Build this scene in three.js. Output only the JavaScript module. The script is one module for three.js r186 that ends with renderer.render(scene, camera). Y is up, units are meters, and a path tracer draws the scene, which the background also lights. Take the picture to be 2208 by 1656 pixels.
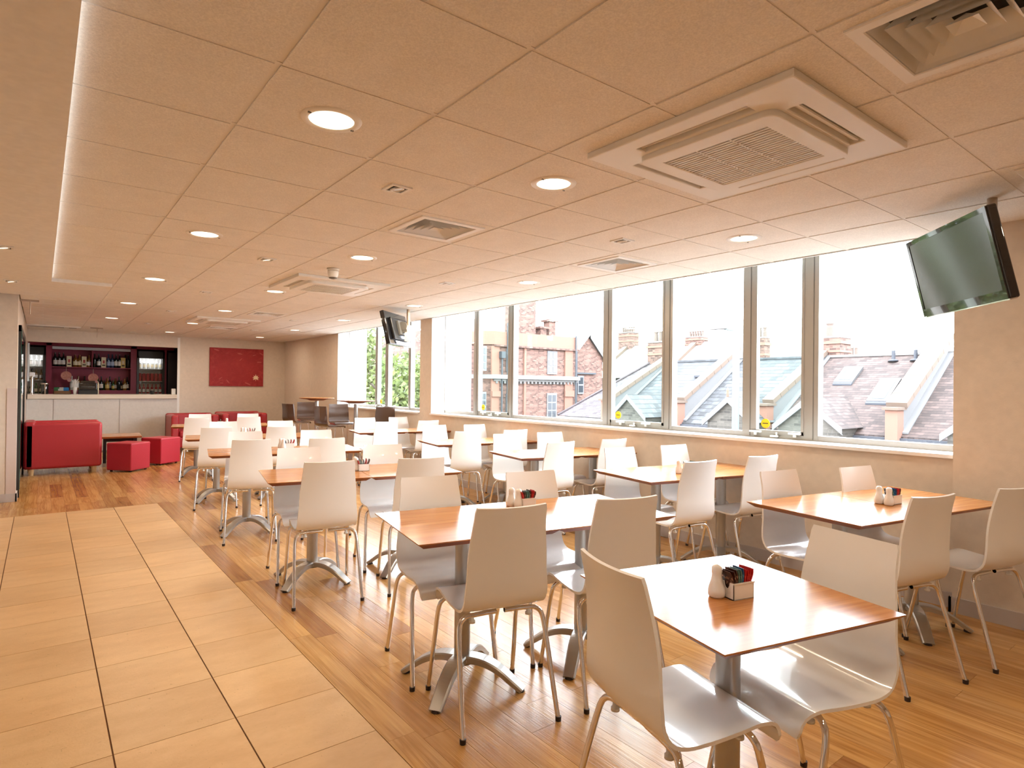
import * as THREE from 'three';
import { RoundedBoxGeometry } from 'three/addons/geometries/RoundedBoxGeometry.js';
import { mergeGeometries } from 'three/addons/utils/BufferGeometryUtils.js';
import { RectAreaLightUniformsLib } from 'three/addons/lights/RectAreaLightUniformsLib.js';

// ---------------------------------------------------------------- camera, sky, exposure
const scene = new THREE.Scene();
const renderer = new THREE.WebGLRenderer({ antialias: true });
renderer.toneMapping = THREE.LinearToneMapping;
renderer.toneMappingExposure = 1.42;
renderer.shadowMap.enabled = true;
RectAreaLightUniformsLib.init();

const rad = (d) => d * Math.PI / 180;
const EYE = new THREE.Vector3(0, 1.45, 0);
const camera = new THREE.PerspectiveCamera(2 * Math.atan(828 / 1309.2) / Math.PI * 180, 2208 / 1656, 0.05, 400);
{
  const yaw = rad(37.82), pitch = rad(0.32), roll = rad(0.66);
  const fwd = new THREE.Vector3(Math.sin(yaw) * Math.cos(pitch), Math.sin(pitch), -Math.cos(yaw) * Math.cos(pitch));
  const right = new THREE.Vector3(Math.cos(yaw), 0, Math.sin(yaw));
  const up = new THREE.Vector3().crossVectors(right, fwd);
  camera.position.copy(EYE);
  camera.up.copy(up.clone().multiplyScalar(Math.cos(roll)).addScaledVector(right, -Math.sin(roll)));
  camera.lookAt(EYE.clone().add(fwd));
}
scene.add(camera);

// seeded noise
let seed = 20240607;
const rnd = () => { seed = (seed * 1664525 + 1013904223) >>> 0; return seed / 4294967296; };
const rr = (a, b) => a + (b - a) * rnd();
function lattice(n) { const a = new Float32Array(n * n); for (let i = 0; i < n * n; i++) a[i] = rnd(); return a; }
const LAT = lattice(256);
function vnoise(x, y, px, py) {           // periodic value noise, px / py whole periods
  const xi = Math.floor(x), yi = Math.floor(y), fx = x - xi, fy = y - yi;
  const sx = fx * fx * (3 - 2 * fx), sy = fy * fy * (3 - 2 * fy);
  const at = (i, j) => LAT[((((j % py) + py) % py) & 255) * 256 + ((((i % px) + px) % px) & 255)];
  const a = at(xi, yi), b = at(xi + 1, yi), c = at(xi, yi + 1), d = at(xi + 1, yi + 1);
  return a + (b - a) * sx + (c - a) * sy + (a - b - c + d) * sx * sy;
}
function fbm(u, v, px, py, oct) {
  let s = 0, a = 0.5, t = 0;
  for (let o = 0; o < oct; o++) { s += a * vnoise(u * px, v * py, px, py); t += a; a *= 0.5; px *= 2; py *= 2; if (px > 256) px = 256; if (py > 256) py = 256; }
  return s / t;
}
function tex(w, h, fn, srgb = true) {
  const d = new Uint8Array(w * h * 4);
  for (let y = 0; y < h; y++) for (let x = 0; x < w; x++) {
    const c = fn(x / w, y / h, x, y), i = (y * w + x) * 4;
    d[i] = Math.max(0, Math.min(255, c[0] * 255)); d[i + 1] = Math.max(0, Math.min(255, c[1] * 255)); d[i + 2] = Math.max(0, Math.min(255, c[2] * 255)); d[i + 3] = 255;
  }
  const t = new THREE.DataTexture(d, w, h, THREE.RGBAFormat);
  t.wrapS = t.wrapT = THREE.RepeatWrapping; t.magFilter = THREE.LinearFilter; t.minFilter = THREE.LinearMipmapLinearFilter; t.generateMipmaps = true;
  if (srgb) t.colorSpace = THREE.SRGBColorSpace;
  t.needsUpdate = true;
  return t;
}
const mix = (a, b, t) => [a[0] + (b[0] - a[0]) * t, a[1] + (b[1] - a[1]) * t, a[2] + (b[2] - a[2]) * t];
const hexf = (h) => [(h >> 16 & 255) / 255, (h >> 8 & 255) / 255, (h & 255) / 255];

// bright overcast sky
const SKY_LEVEL = 14;
{
  const w = 512, h = 256, d = new Float32Array(w * h * 4);
  for (let y = 0; y < h; y++) for (let x = 0; x < w; x++) {
    const el = (y + 0.5) / h - 0.5;                        // rows run from nadir to zenith
    const c = fbm(x / w, y / h, 8, 8, 5), i = (y * w + x) * 4;
    let k = el > 0 ? 0.94 + 0.16 * (c - 0.5) : 0.42;
    d[i] = k * 0.94; d[i + 1] = k * 1.0; d[i + 2] = k * 1.09; d[i + 3] = 1;
  }
  const t = new THREE.DataTexture(d, w, h, THREE.RGBAFormat, THREE.FloatType);
  t.mapping = THREE.EquirectangularReflectionMapping; t.magFilter = THREE.LinearFilter; t.needsUpdate = true;
  scene.background = t; scene.backgroundIntensity = SKY_LEVEL;
}

// levels of the lamps (radiance of the luminous area)
const LAMP_WARM = new THREE.Color().setRGB(1.0, 0.82, 0.60);
const DOWNLIGHT_LEVEL = 98;
const SPOT_LEVEL = 14;
const COVE_LEVEL = 1.1;

// ---------------------------------------------------------------- helpers
const taken = {};
function numbered(n) { const k = taken[n] = (taken[n] ?? -1) + 1; return k ? `${n}_${String(k).padStart(3, '0')}` : n; }
function info(o, label, category, group, kind) { o.userData = { label, category }; if (group) o.userData.group = group; if (kind) o.userData.kind = kind; return o; }
function thing(name, label, category, pos = [0, 0, 0], turn = 0, group, kind) {
  const o = new THREE.Group(); o.name = numbered(name); o.position.set(...pos); o.rotation.y = turn; info(o, label, category, group, kind); scene.add(o); return o;
}
function part(name, geo, mat, parent, pos, rot) {
  const m = new THREE.Mesh(geo, mat); m.name = name; m.castShadow = m.receiveShadow = true;
  if (pos) m.position.set(...pos); if (rot) m.rotation.set(...rot);
  parent.add(m); return m;
}
function single(name, geo, mat, label, category, group, kind, pos, rot) {
  const m = part(numbered(name), geo, mat, scene, pos, rot); return info(m, label, category, group, kind);
}
function copyOf(proto, label, pos, turn) {
  const c = proto.clone(); c.name = numbered(proto.name.replace(/_\d{3}$/, '')); c.userData = { ...proto.userData, label };
  c.position.set(...pos); c.rotation.y = turn; scene.add(c); return c;
}
function uvBox(g, su = 1, ou = 0, ov = 0, swap = false) {     // uv in metres by the dominant face direction
  const p = g.attributes.position, n = g.attributes.normal, uv = new Float32Array(p.count * 2);
  for (let i = 0; i < p.count; i++) {
    const ax = Math.abs(n.getX(i)), ay = Math.abs(n.getY(i)), az = Math.abs(n.getZ(i));
    let u, v;
    if (ay >= ax && ay >= az) { u = p.getX(i); v = p.getZ(i); } else if (ax >= az) { u = p.getZ(i); v = p.getY(i); } else { u = p.getX(i); v = p.getY(i); }
    if (swap) [u, v] = [v, u];
    uv[2 * i] = u * su + ou; uv[2 * i + 1] = v * su + ov;
  }
  g.setAttribute('uv', new THREE.BufferAttribute(uv, 2)); return g;
}
const box = (x0, x1, y0, y1, z0, z1) => uvBox(new THREE.BoxGeometry(x1 - x0, y1 - y0, z1 - z0).translate((x0 + x1) / 2, (y0 + y1) / 2, (z0 + z1) / 2));
const rbox = (w, h, d, r, seg = 3) => uvBox(new RoundedBoxGeometry(w, h, d, seg, r));
const cyl = (r0, r1, h, n = 24) => new THREE.CylinderGeometry(r0, r1, h, n);
const tube = (pts, r, n = 24, k = 10) => new THREE.TubeGeometry(new THREE.CatmullRomCurve3(pts.map((p) => new THREE.Vector3(...p)), false, 'centripetal'), n, r, k, false);
const lathe = (pts, n = 28) => new THREE.LatheGeometry(pts.map((p) => new THREE.Vector2(...p)), n);
function quadGeo(tris) {                                      // flat polygons: arrays of corner points, each fanned
  const pos = [], nor = [], uv = [];
  for (const q of tris) {
    const a = new THREE.Vector3(...q[0]), b = new THREE.Vector3(...q[1]), c = new THREE.Vector3(...q[2]);
    const n = new THREE.Vector3().crossVectors(b.clone().sub(a), c.clone().sub(a)).normalize();
    const e1 = b.clone().sub(a).normalize(), e2 = new THREE.Vector3().crossVectors(n, e1);
    for (let k = 1; k + 1 < q.length; k++) for (const p of [q[0], q[k], q[k + 1]]) {
      pos.push(...p); nor.push(n.x, n.y, n.z); const d = new THREE.Vector3(...p).sub(a); uv.push(d.dot(e1), d.dot(e2));
    }
  }
  const g = new THREE.BufferGeometry();
  g.setAttribute('position', new THREE.Float32BufferAttribute(pos, 3)); g.setAttribute('normal', new THREE.Float32BufferAttribute(nor, 3)); g.setAttribute('uv', new THREE.Float32BufferAttribute(uv, 2));
  return g;
}
function prismY(poly, y0, y1) {                               // polygon in x,z extruded in y
  const f = [], n = poly.length;
  f.push(poly.map(([x, z]) => [x, y1, z]).reverse()); f.push(poly.map(([x, z]) => [x, y0, z]));
  for (let i = 0; i < n; i++) { const a = poly[i], b = poly[(i + 1) % n]; f.push([[a[0], y0, a[1]], [a[0], y1, a[1]], [b[0], y1, b[1]], [b[0], y0, b[1]]]); }
  return quadGeo(f);
}
function merged(list) { return mergeGeometries(list.map((g) => { const q = g.index ? g.toNonIndexed() : g; for (const k of Object.keys(q.attributes)) if (!['position', 'normal', 'uv'].includes(k)) q.deleteAttribute(k); return q; })); }
const std = (color, roughness = 0.6, extra = {}) => new THREE.MeshPhysicalMaterial({ color, roughness, metalness: 0, ...extra });
const rgb = (r, g, b) => new THREE.Color().setRGB(r, g, b);

// ---------------------------------------------------------------- textures and materials
const plankTex = tex(512, 1024, (u, v) => {                    // 0.5 m across, 2 m along
  const warp = fbm(u, v, 4, 4, 3) * 0.9;
  const g = fbm(u + warp * 0.02, v, 64, 5, 4), streak = fbm(u, v, 24, 3, 4), blot = fbm(u, v, 6, 8, 4);
  const vein = Math.pow(1 - Math.abs(2 * fbm(u + warp * 0.05, v, 22, 3, 3) - 1), 6);
  let c = mix([0.70, 0.50, 0.28], [0.89, 0.72, 0.47], 0.35 * g + 0.65 * streak);
  c = mix(c, [0.47, 0.29, 0.14], 0.55 * vein * blot + 0.3 * Math.max(0, 0.5 - blot) * 2);
  return c;
});
const plankBump = tex(256, 512, (u, v) => { const g = fbm(u, v, 64, 6, 3); return [g, g, g]; }, false);
const laminateTex = tex(512, 512, (u, v) => {                  // fine straight grain along u
  const g = fbm(u, v, 3, 120, 3), s = fbm(u, v, 2, 34, 3);
  return mix([0.60, 0.36, 0.17], [0.86, 0.62, 0.38], 0.5 * g + 0.5 * s);
});
const stoneTex = tex(512, 512, (u, v) => {                     // beige floor tile, slightly streaked
  const a = fbm(u, v, 5, 12, 5), b = fbm(u, v, 40, 60, 3), c = fbm(u, v, 3, 3, 3);
  let k = mix([0.79, 0.62, 0.42], [0.90, 0.75, 0.55], 0.55 * a + 0.2 * b + 0.25 * c);
  const s = vnoise(u * 90, v * 90, 90, 90); if (s > 0.965) k = mix(k, [0.62, 0.46, 0.29], 0.45);
  return k;
});
const speckTex = tex(512, 512, (u, v) => { const s = fbm(u, v, 128, 128, 2), c = fbm(u, v, 6, 6, 3); const k = 0.93 + 0.10 * (s - 0.5) + 0.03 * (c - 0.5); return [k, k * 0.985, k * 0.96]; });
const plasterTex = tex(256, 256, (u, v) => { const s = fbm(u, v, 32, 32, 4); const k = 0.97 + 0.05 * (s - 0.5); return [k, k, k]; });
const fineBump = tex(256, 256, (u, v) => { const s = fbm(u, v, 64, 64, 3); return [s, s, s]; }, false);
const leatherBump = tex(256, 256, (u, v) => { const s = Math.abs(2 * fbm(u, v, 40, 40, 3) - 1); return [s, s, s]; }, false);
const rep = (t, x, y) => { const c = t.clone(); c.repeat.set(x, y); c.needsUpdate = true; return c; };

const M = {};
const plankMap = rep(plankTex, 2, 0.5), plankB = rep(plankBump, 4, 1);
M.planks = [[1, 1, 1], [0.80, 0.73, 0.66], [1.08, 1.07, 1.02], [0.66, 0.55, 0.46], [0.92, 0.86, 0.78], [1.0, 0.95, 0.84]].map((c) => std(rgb(...c), 0.24, { map: plankMap, bumpMap: plankB, bumpScale: 0.0004, specularIntensity: 0.7 }));
const stoneMap = rep(stoneTex, 1.3, 1.3);
M.stones = [[1, 1, 1], [0.95, 0.94, 0.93], [1.03, 1.02, 1.01]].map((c) => std(rgb(...c), 0.38, { map: stoneMap, bumpMap: rep(fineBump, 3, 3), bumpScale: 0.0003 }));
M.grout = std(0x6b4424, 0.85);
M.ceilTile = std(rgb(0.97, 0.955, 0.93), 0.95, { map: rep(speckTex, 1.7, 1.7), bumpMap: rep(fineBump, 6, 6), bumpScale: 0.0006 });
M.ceilBar = std(rgb(0.80, 0.76, 0.70), 0.5);
M.plasterboard = std(rgb(0.88, 0.85, 0.81), 0.9, { map: rep(plasterTex, 1, 1) });
M.wall = std(rgb(0.76, 0.66, 0.55), 0.85, { map: rep(plasterTex, 0.8, 0.8), bumpMap: rep(fineBump, 3, 3), bumpScale: 0.0004 });
M.white = std(rgb(0.86, 0.85, 0.82), 0.5);
M.skirt = std(rgb(0.55, 0.50, 0.48), 0.5);
M.reveal = std(rgb(0.87, 0.86, 0.84), 0.7);
M.sill = std(rgb(0.88, 0.87, 0.85), 0.3);
M.alu = std(rgb(0.42, 0.40, 0.36), 0.42, { metalness: 0.55 });
M.aluDark = std(rgb(0.20, 0.19, 0.17), 0.5, { metalness: 0.4 });
M.glass = std(0xffffff, 0.0, { transmission: 1, thickness: 0, ior: 1.45 });
M.glassGreen = std(rgb(0.86, 0.965, 0.92), 0.0, { transmission: 1, thickness: 0, ior: 1.45 });
M.chair = std(rgb(0.90, 0.88, 0.855), 0.16, { clearcoat: 0.6, clearcoatRoughness: 0.05 });
M.chrome = std(rgb(0.80, 0.77, 0.74), 0.1, { metalness: 1 });
M.rubber = std(rgb(0.03, 0.02, 0.018), 0.6);
M.clear = std(rgb(0.75, 0.75, 0.73), 0.25);
M.laminate = std(0xffffff, 0.2, { map: rep(laminateTex, 1.4, 1.4), specularIntensity: 0.5 });
M.tableEdge = std(rgb(0.50, 0.27, 0.11), 0.4, { map: rep(laminateTex, 2, 2) });
M.steelPaint = std(rgb(0.48, 0.47, 0.45), 0.33, { metalness: 0.75 });
M.porcelain = std(rgb(0.86, 0.82, 0.78), 0.14, { clearcoat: 0.5, clearcoatRoughness: 0.08 });
M.red = std(rgb(0.42, 0.018, 0.026), 0.34, { bumpMap: rep(leatherBump, 6, 6), bumpScale: 0.0006, clearcoat: 0.15, clearcoatRoughness: 0.35 });
M.redPouf = std(rgb(0.50, 0.022, 0.045), 0.36, { bumpMap: rep(leatherBump, 6, 6), bumpScale: 0.0005, clearcoat: 0.15, clearcoatRoughness: 0.35 });
M.pine = std(rgb(0.72, 0.50, 0.26), 0.5);
M.black = std(rgb(0.012, 0.012, 0.013), 0.35);
M.void = std(rgb(0.24, 0.23, 0.22), 0.8);
M.blackGloss = std(rgb(0.01, 0.01, 0.012), 0.06, { clearcoat: 1, clearcoatRoughness: 0.02 });
M.darkPly = std(rgb(0.07, 0.035, 0.02), 0.22, { clearcoat: 0.4, clearcoatRoughness: 0.15 });
M.crimson = std(rgb(0.24, 0.012, 0.042), 0.5);
M.acWhite = std(rgb(0.84, 0.82, 0.77), 0.42);
M.counter = std(rgb(0.74, 0.66, 0.55), 0.35);
M.panel = std(rgb(0.70, 0.66, 0.61), 0.5, { map: rep(plasterTex, 1, 1) });
M.yellow = std(rgb(0.95, 0.62, 0.01), 0.5);
M.print = std(rgb(0.10, 0.07, 0.02), 0.6);
M.lampWarm = std(rgb(0.9, 0.88, 0.85), 0.4, { emissive: rgb(1.0, 0.86, 0.62), emissiveIntensity: 3.2 });
M.spotWarm = std(rgb(0.9, 0.88, 0.85), 0.4, { emissive: rgb(1.0, 0.84, 0.6), emissiveIntensity: 2.4 });
M.spotOff = std(rgb(0.45, 0.36, 0.28), 0.3, { metalness: 0.5 });

// ---------------------------------------------------------------- room shell
const HC = 2.5234;                       // suspended ceiling
const XW = 4.87, XP = 4.78, XG = 5.14;   // under-window wall, near pier, glazing
const ZB = -15.65, ZR = 2.6, XL = -3.6;  // back wall, wall behind the camera, left wall
const W1 = [-8.346, -1.385], W2 = [-12.17, -8.717], SILL = 1.03, HEAD = 2.66;

{ // floor
  const fl = thing('floor', 'floor of oak planks with a walkway of beige tiles', 'floor', [0, 0, 0], 0, null, 'structure');
  part('subfloor', box(XL - 0.15, 5.2, -0.3, -0.003, -18.2, ZR + 0.15), M.grout, fl);
  const TX = 1.135, TZ = -8.42;
  // tiles
  const tw = 0.447, tl = 0.4518, tg = [0, 1, 2].map((k) => uvBox(new THREE.BoxGeometry(tw - 0.006, 0.012, tl - 0.0035).translate(0, -0.006, 0), 1, k * 0.37, k * 0.21));
  for (let i = 0; i < 9; i++) for (let k = -12; k < 14; k++) {
    const x = TX - tw * (i + 0.5), z1 = -2.818 - tl * k, z0 = z1 - tl; if (z1 > ZR || x < XL) continue;
    const za = Math.max(z0, TZ), len = z1 - za; if (len < 0.05) continue;
    const m = part('floor_tile', tg[(i * 7 + k * 3 + 60) % 3], M.stones[(i * 5 + k * 2 + 50) % 3], fl, [x, 0, (z1 + za) / 2]); m.scale.z = len / tl;
    if ((i + k) % 2) m.rotation.y = Math.PI;
  }
  // planks
  const pw = 0.128, PL = 1.24, pg = []; for (let k = 0; k < 10; k++) pg.push(uvBox(new THREE.BoxGeometry(pw - 0.0012, 0.012, PL - 0.0012).translate(0, -0.006, 0), 1, rr(0, 1), rr(0, 2)));
  const list = [], cam = new THREE.Vector3();
  camera.updateMatrixWorld(); camera.updateProjectionMatrix();
  const add = (x0, x1, zn, zf) => {
    for (let x = x0; x < x1 - 0.01; x += pw) {
      const w = Math.min(pw, x1 - x); let z = zn + rr(0, PL) - PL + 0.01;
      let first = true; z = zn;
      while (z > zf + 0.02) { const L = Math.min(first ? rr(0.25, PL) : PL, z - zf); first = false; list.push([x + w / 2, z - L / 2, w / pw, L / PL]); z -= L; }
    }
  };
  add(TX, XW, ZR, ZB); add(-0.65, TX, TZ, ZB); add(XL, -0.65, TZ, -9.4);
  for (const p of list) {
    cam.set(p[0], 0, p[1]).project(camera); const inside = cam.z < 1 && Math.abs(cam.x) < 1.15 && Math.abs(cam.y) < 1.15;
    p.push((inside ? 0 : 1000) + Math.hypot(p[0], p[1]), Math.floor(rnd() * 10), [0, 0, 2, 5, 4, 0, 1, 2, 5, 3, 4][Math.floor(rnd() * 11)]);
  }
  list.sort((a, b) => a[4] - b[4]);
  list.slice(0, 300).forEach(([x, z, sx, sz, , g, m]) => { const o = part('plank', pg[g], M.planks[m], fl, [x, 0, z]); o.scale.set(sx, 1, sz); });
  const geos = list.slice(300).map(([x, z, sx, sz, , g, m]) => {
    const q = pg[g].clone().toNonIndexed().applyMatrix4(new THREE.Matrix4().makeScale(sx, 1, sz)).translate(x, 0, z), c = M.planks[m].color, a = new Float32Array(q.attributes.position.count * 3);
    for (let i = 0; i < a.length; i += 3) { a[i] = c.r; a[i + 1] = c.g; a[i + 2] = c.b; }
    q.setAttribute('color', new THREE.BufferAttribute(a, 3)); return q;
  });
  const far = part('planks', mergeGeometries(geos), Object.assign(M.planks[0].clone(), { vertexColors: true }), fl); far.userData = { kind: 'stuff' };
}

{ // suspended ceiling of square tiles on a recessed grid
  const c = thing('ceiling', 'suspended ceiling of speckled square tiles', 'ceiling', [0, 0, 0], 0, null, 'structure');
  part('slab', box(XL - 0.15, 5.2, 2.78, 2.95, -18.2, ZR + 0.15), M.plasterboard, c);
  const diff = [[2.1154, -3.5885], [3.9154, -3.5885], [2.1154, -0.5885], [3.9154, -0.5885], [2.7154, -9.5885], [2.7154, -12.5885]];
  const tile = [0, 1, 2, 3].map((k) => uvBox(new THREE.BoxGeometry(0.578, 0.02, 0.588).translate(0, 0.01, 0), 1, k * 0.27, k * 0.41));
  const sh = new THREE.Shape(); sh.moveTo(-0.289, -0.294); sh.lineTo(0.289, -0.294); sh.lineTo(0.289, 0.294); sh.lineTo(-0.289, 0.294);
  const ho = new THREE.Path(); ho.moveTo(-0.205, -0.205); ho.lineTo(-0.205, 0.205); ho.lineTo(0.205, 0.205); ho.lineTo(0.205, -0.205); sh.holes.push(ho);
  const cut = uvBox(new THREE.ExtrudeGeometry(sh, { depth: 0.02, bevelEnabled: false }).rotateX(Math.PI / 2).translate(0, 0.02, 0));
  const XE = 4.855, X0 = 0.0154;
  for (let i = -1; i < 9; i++) for (let k = -8; k < 23; k++) {
    let x0 = X0 + 0.6 * i, x1 = x0 + 0.6, z1 = -2.0885 - 0.6 * k, z0 = z1 - 0.6;
    const bar = z1 < -9.2;
    if (i < 0 && !bar) continue;
    if (bar && z1 > -9.25) z1 = -9.2;
    if (z0 > ZR) continue; z1 = Math.min(z1, ZR); z0 = Math.max(z0, ZB); if (z1 - z0 < 0.06) continue;
    x1 = Math.min(x1, XE); if (i < 0) x0 = -0.227; if (x1 - x0 < 0.06) continue;
    const cx = (x0 + x1) / 2, cz = (z0 + z1) / 2, hole = diff.some(([a, b]) => Math.abs(a - cx) < 0.1 && Math.abs(b - cz) < 0.1);
    const m = part('ceiling_tile', hole ? cut : tile[(i * 3 + k * 5 + 60) % 4], M.ceilTile, c, [cx, HC, cz]);
    if (!hole) m.scale.set((x1 - x0 - 0.022) / 0.578, 1, (z1 - z0 - 0.012) / 0.588);
  }
  for (let i = 0; i < 9; i++) part('grid_bar', box(X0 + 0.6 * i - 0.013, X0 + 0.6 * i + 0.013, HC + 0.005, HC + 0.03, ZB, i ? ZR : -9.2), M.ceilBar, c);
  for (let k = -8; k < 23; k++) { const z = -2.0885 - 0.6 * k; if (z < ZR && z > ZB) part('grid_bar', box(z < -9.2 ? -0.227 : 0.08, XE, HC + 0.003, HC + 0.028, z - 0.009, z + 0.009), M.ceilBar, c); }
}
single('ceiling_bulkhead', merged([box(XL, 0.075, HC - 0.036, HC - 0.022, -7.86, ZR), box(XL, -0.06, HC - 0.022, HC + 0.16, -7.86, ZR), box(XL, 0.6, HC - 0.036, HC + 0.16, -9.3, -7.86), box(-0.06, 0.075, HC + 0.001, HC + 0.16, -7.86, ZR)]), M.plasterboard, 'plain plasterboard ceiling over the tiled walkway', 'ceiling', null, 'structure');
{ // light strip on the lip of the plasterboard ceiling, washing the edge of the tiles
  const s = thing('cove_light_strip', 'hidden light strip along the edge of the plasterboard ceiling', 'light strip', [0.05, HC - 0.0215, -2.7]);
  part('diffuser', box(-0.006, 0.006, 0, 0.008, -5.1, 5.1), std(rgb(0.9, 0.9, 0.9), 0.5, { emissive: rgb(0.92, 0.97, 1), emissiveIntensity: 2 }), s);
  const l = new THREE.RectAreaLight(rgb(0.92, 0.97, 1), COVE_LEVEL, 10.2, 0.012); l.position.set(0.012, 0.011, 0); l.rotation.y = -Math.PI / 2; s.add(l);
}
single('trim', box(4.845, 4.865, HC - 0.001, HEAD + 0.02, ZB, W1[1]), M.white, 'white ceiling edge trim above the windows', 'trim', null, 'structure').name = 'trim_1';

// walls
single('wall_right', merged([
  box(XW, 5.2, -0.3, SILL - 0.025, ZB - 0.2, W1[1]), box(XP, 5.2, -0.3, 2.9, W1[1], ZR + 0.15), box(XW, 5.2, SILL - 0.025, 2.9, W2[1], W1[0]),
  box(XW, 5.2, SILL - 0.025, 2.9, ZB - 0.2, W2[0])]), M.wall, 'beige plaster wall under and between the windows', 'wall', null, 'structure');
single('window_lintel', box(4.862, 5.2, HEAD, 2.9, W2[0], W1[1]), M.reveal, 'white soffit hidden above the window heads', 'trim', null, 'structure');
single('wall_back', merged([box(2.49, 5.2, -0.3, 2.9, ZB - 0.2, ZB), box(-0.45, 2.49, 2.27, 2.9, ZB - 0.2, ZB)]), M.wall, 'beige back wall with a header over the bar', 'wall', null, 'structure');
single('wall_left', merged([box(-3.75, -0.227, -0.3, 2.9, -9.68, -9.485), box(-0.42, -0.227, -0.3, 2.9, ZB - 2.4, -9.68)]), M.wall, 'beige wall corner left of the bar', 'wall', null, 'structure');
single('wall_outer', merged([box(-3.75, XL, -0.3, 2.9, -9.6, ZR + 0.15), box(-3.75, 5.2, -0.3, 2.9, ZR, ZR + 0.15)]), M.wall, 'beige walls behind and left of the viewer', 'wall', null, 'structure');
single('wall_alcove', merged([box(-0.45, 3.0, -0.3, 2.9, -18.2, -17.95), box(2.85, 3.0, -0.3, 2.9, -18.0, ZB - 0.2), box(-0.45, 2.85, 2.5, 2.7, -17.95, ZB - 0.2)]), std(rgb(0.30, 0.20, 0.14), 0.8), 'dark walls of the alcove behind the bar', 'wall', null, 'structure');
single('baseboard_right', merged([box(XW - 0.016, XW, 0, 0.1, ZB, W1[1]), box(XP - 0.016, XP, 0, 0.1, W1[1] - 0.016, ZR), box(XP - 0.016, XW, 0, 0.1, W1[1] - 0.016, W1[1])]), M.skirt, 'grey skirting board along the window wall', 'baseboard', null, 'structure');
single('baseboard_back', box(2.49, XW, 0, 0.1, ZB, ZB + 0.016), M.skirt, 'grey skirting board under the red picture', 'baseboard', null, 'structure');
single('baseboard_left', merged([box(XL, -0.211, 0, 0.1, -9.485, -9.469), box(-0.227, -0.211, 0, 0.1, -9.72, -9.469)]), M.skirt, 'grey skirting board at the left wall corner', 'baseboard', null, 'structure');
single('corner_guard', box(-0.318, -0.222, 0.1, 1.37, -9.485, -9.477), std(rgb(0.66, 0.55, 0.50), 0.5), 'pale protection strip on the left wall corner', 'trim', null, 'structure').name = 'trim_2';
single('trim', box(2.462, 2.512, 0, 2.5, ZB, ZB + 0.012), M.white, 'thin white jamb between bar and picture wall', 'trim', null, 'structure').name = 'trim_3';
{ // dark folding door leaf on the left wall
  const d = thing('door', 'dark glazed door seen edge-on left of the bar', 'door', [-0.227, 0, 0], 0, null, 'structure'); d.name = 'door_1';
  part('frame', merged([box(0, 0.03, 0, 2.16, -9.86, -9.78), box(0, 0.03, 0, 2.16, -12.4, -12.3), box(0, 0.03, 2.08, 2.16, -12.4, -9.78)]), M.black, d);
  part('leaf', box(0, 0.018, 0.02, 2.08, -12.3, -9.86), M.blackGloss, d);
  part('glass_edge', box(0.03, 0.034, 0.1, 2.1, -9.84, -9.82), std(rgb(0.02, 0.16, 0.12), 0.2), d);
}

// windows
function makeWindow(n, z0, z1, bars, opening, label) {
  const w = thing('window', label, 'window', [0, 0, 0], 0, null, 'structure'); w.name = 'window_' + n;
  const yb = SILL + 0.008;
  part('window_sill', merged([box(4.838, XG - 0.02, SILL - 0.025, SILL, z0 + 0.002, z1 - 0.002)]), M.sill, w);
  part('reveal', merged([box(XW - 0.006, XG, SILL, HEAD, z0 - 0.001, z0 + 0.008)]), M.reveal, w);
  part('bottom_rail', box(XG - 0.03, XG + 0.05, SILL, yb + 0.036, z0, z1), M.alu, w);
  part('head_rail', box(XG - 0.03, XG + 0.05, HEAD - 0.05, HEAD, z0, z1), M.alu, w);
  const edges = [[z0, z0 + 0.022], ...bars, [z1 - 0.03, z1]];
  for (const [a, b] of edges) {
    part('mullion', box(XG - 0.034, XG + 0.048, SILL + 0.001, HEAD, a, b), M.alu, w);
    if (b - a > 0.05) { part('gasket', box(XG - 0.037, XG - 0.03, SILL + 0.01, HEAD, a + (b - a) * 0.62, a + (b - a) * 0.62 + 0.008), M.aluDark, w); }
  }
  for (let i = 0; i + 1 < edges.length; i++) {
    const a = edges[i][1], b = edges[i + 1][0], open = opening.includes(i);
    if (open) {
      part('sash', merged([box(XG - 0.04, XG + 0.01, yb + 0.03, yb + 0.06, a, b), box(XG - 0.04, XG + 0.01, yb + 0.03, HEAD - 0.05, a, a + 0.022), box(XG - 0.04, XG + 0.01, yb + 0.03, HEAD - 0.05, b - 0.022, b)]), M.alu, w);
      const zc = (a + b) / 2;
      for (const s of [-0.2, 0.16]) part('catch', merged([box(XG - 0.075, XG - 0.04, yb + 0.036, yb + 0.052, zc + s - 0.05, zc + s + 0.05), box(XG - 0.065, XG - 0.05, yb + 0.012, yb + 0.04, zc + s - 0.012, zc + s + 0.012)]), M.white, w);
      part('restrictor', merged([box(XG - 0.08, XG - 0.045, yb + 0.004, yb + 0.02, zc - 0.05, zc + 0.01), box(XG - 0.06, XG - 0.05, yb + 0.02, yb + 0.045, zc - 0.01, zc + 0.002)]), M.white, w);
      const st = part('warning_sticker', cyl(0.042, 0.042, 0.002, 28).rotateZ(Math.PI / 2), M.yellow, w, [XG + 0.006, yb + 0.115, a + 0.085]);
      part('printed_line', box(-0.003, -0.0012, -0.004, 0.004, -0.026, 0.026), M.print, st);
    }
    const g = new THREE.PlaneGeometry(b - a, HEAD - yb).rotateY(-Math.PI / 2);
    part('pane', g, open ? M.glassGreen : M.glass, w, [XG + 0.012, (HEAD + yb) / 2, (a + b) / 2]);
  }
}
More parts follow.
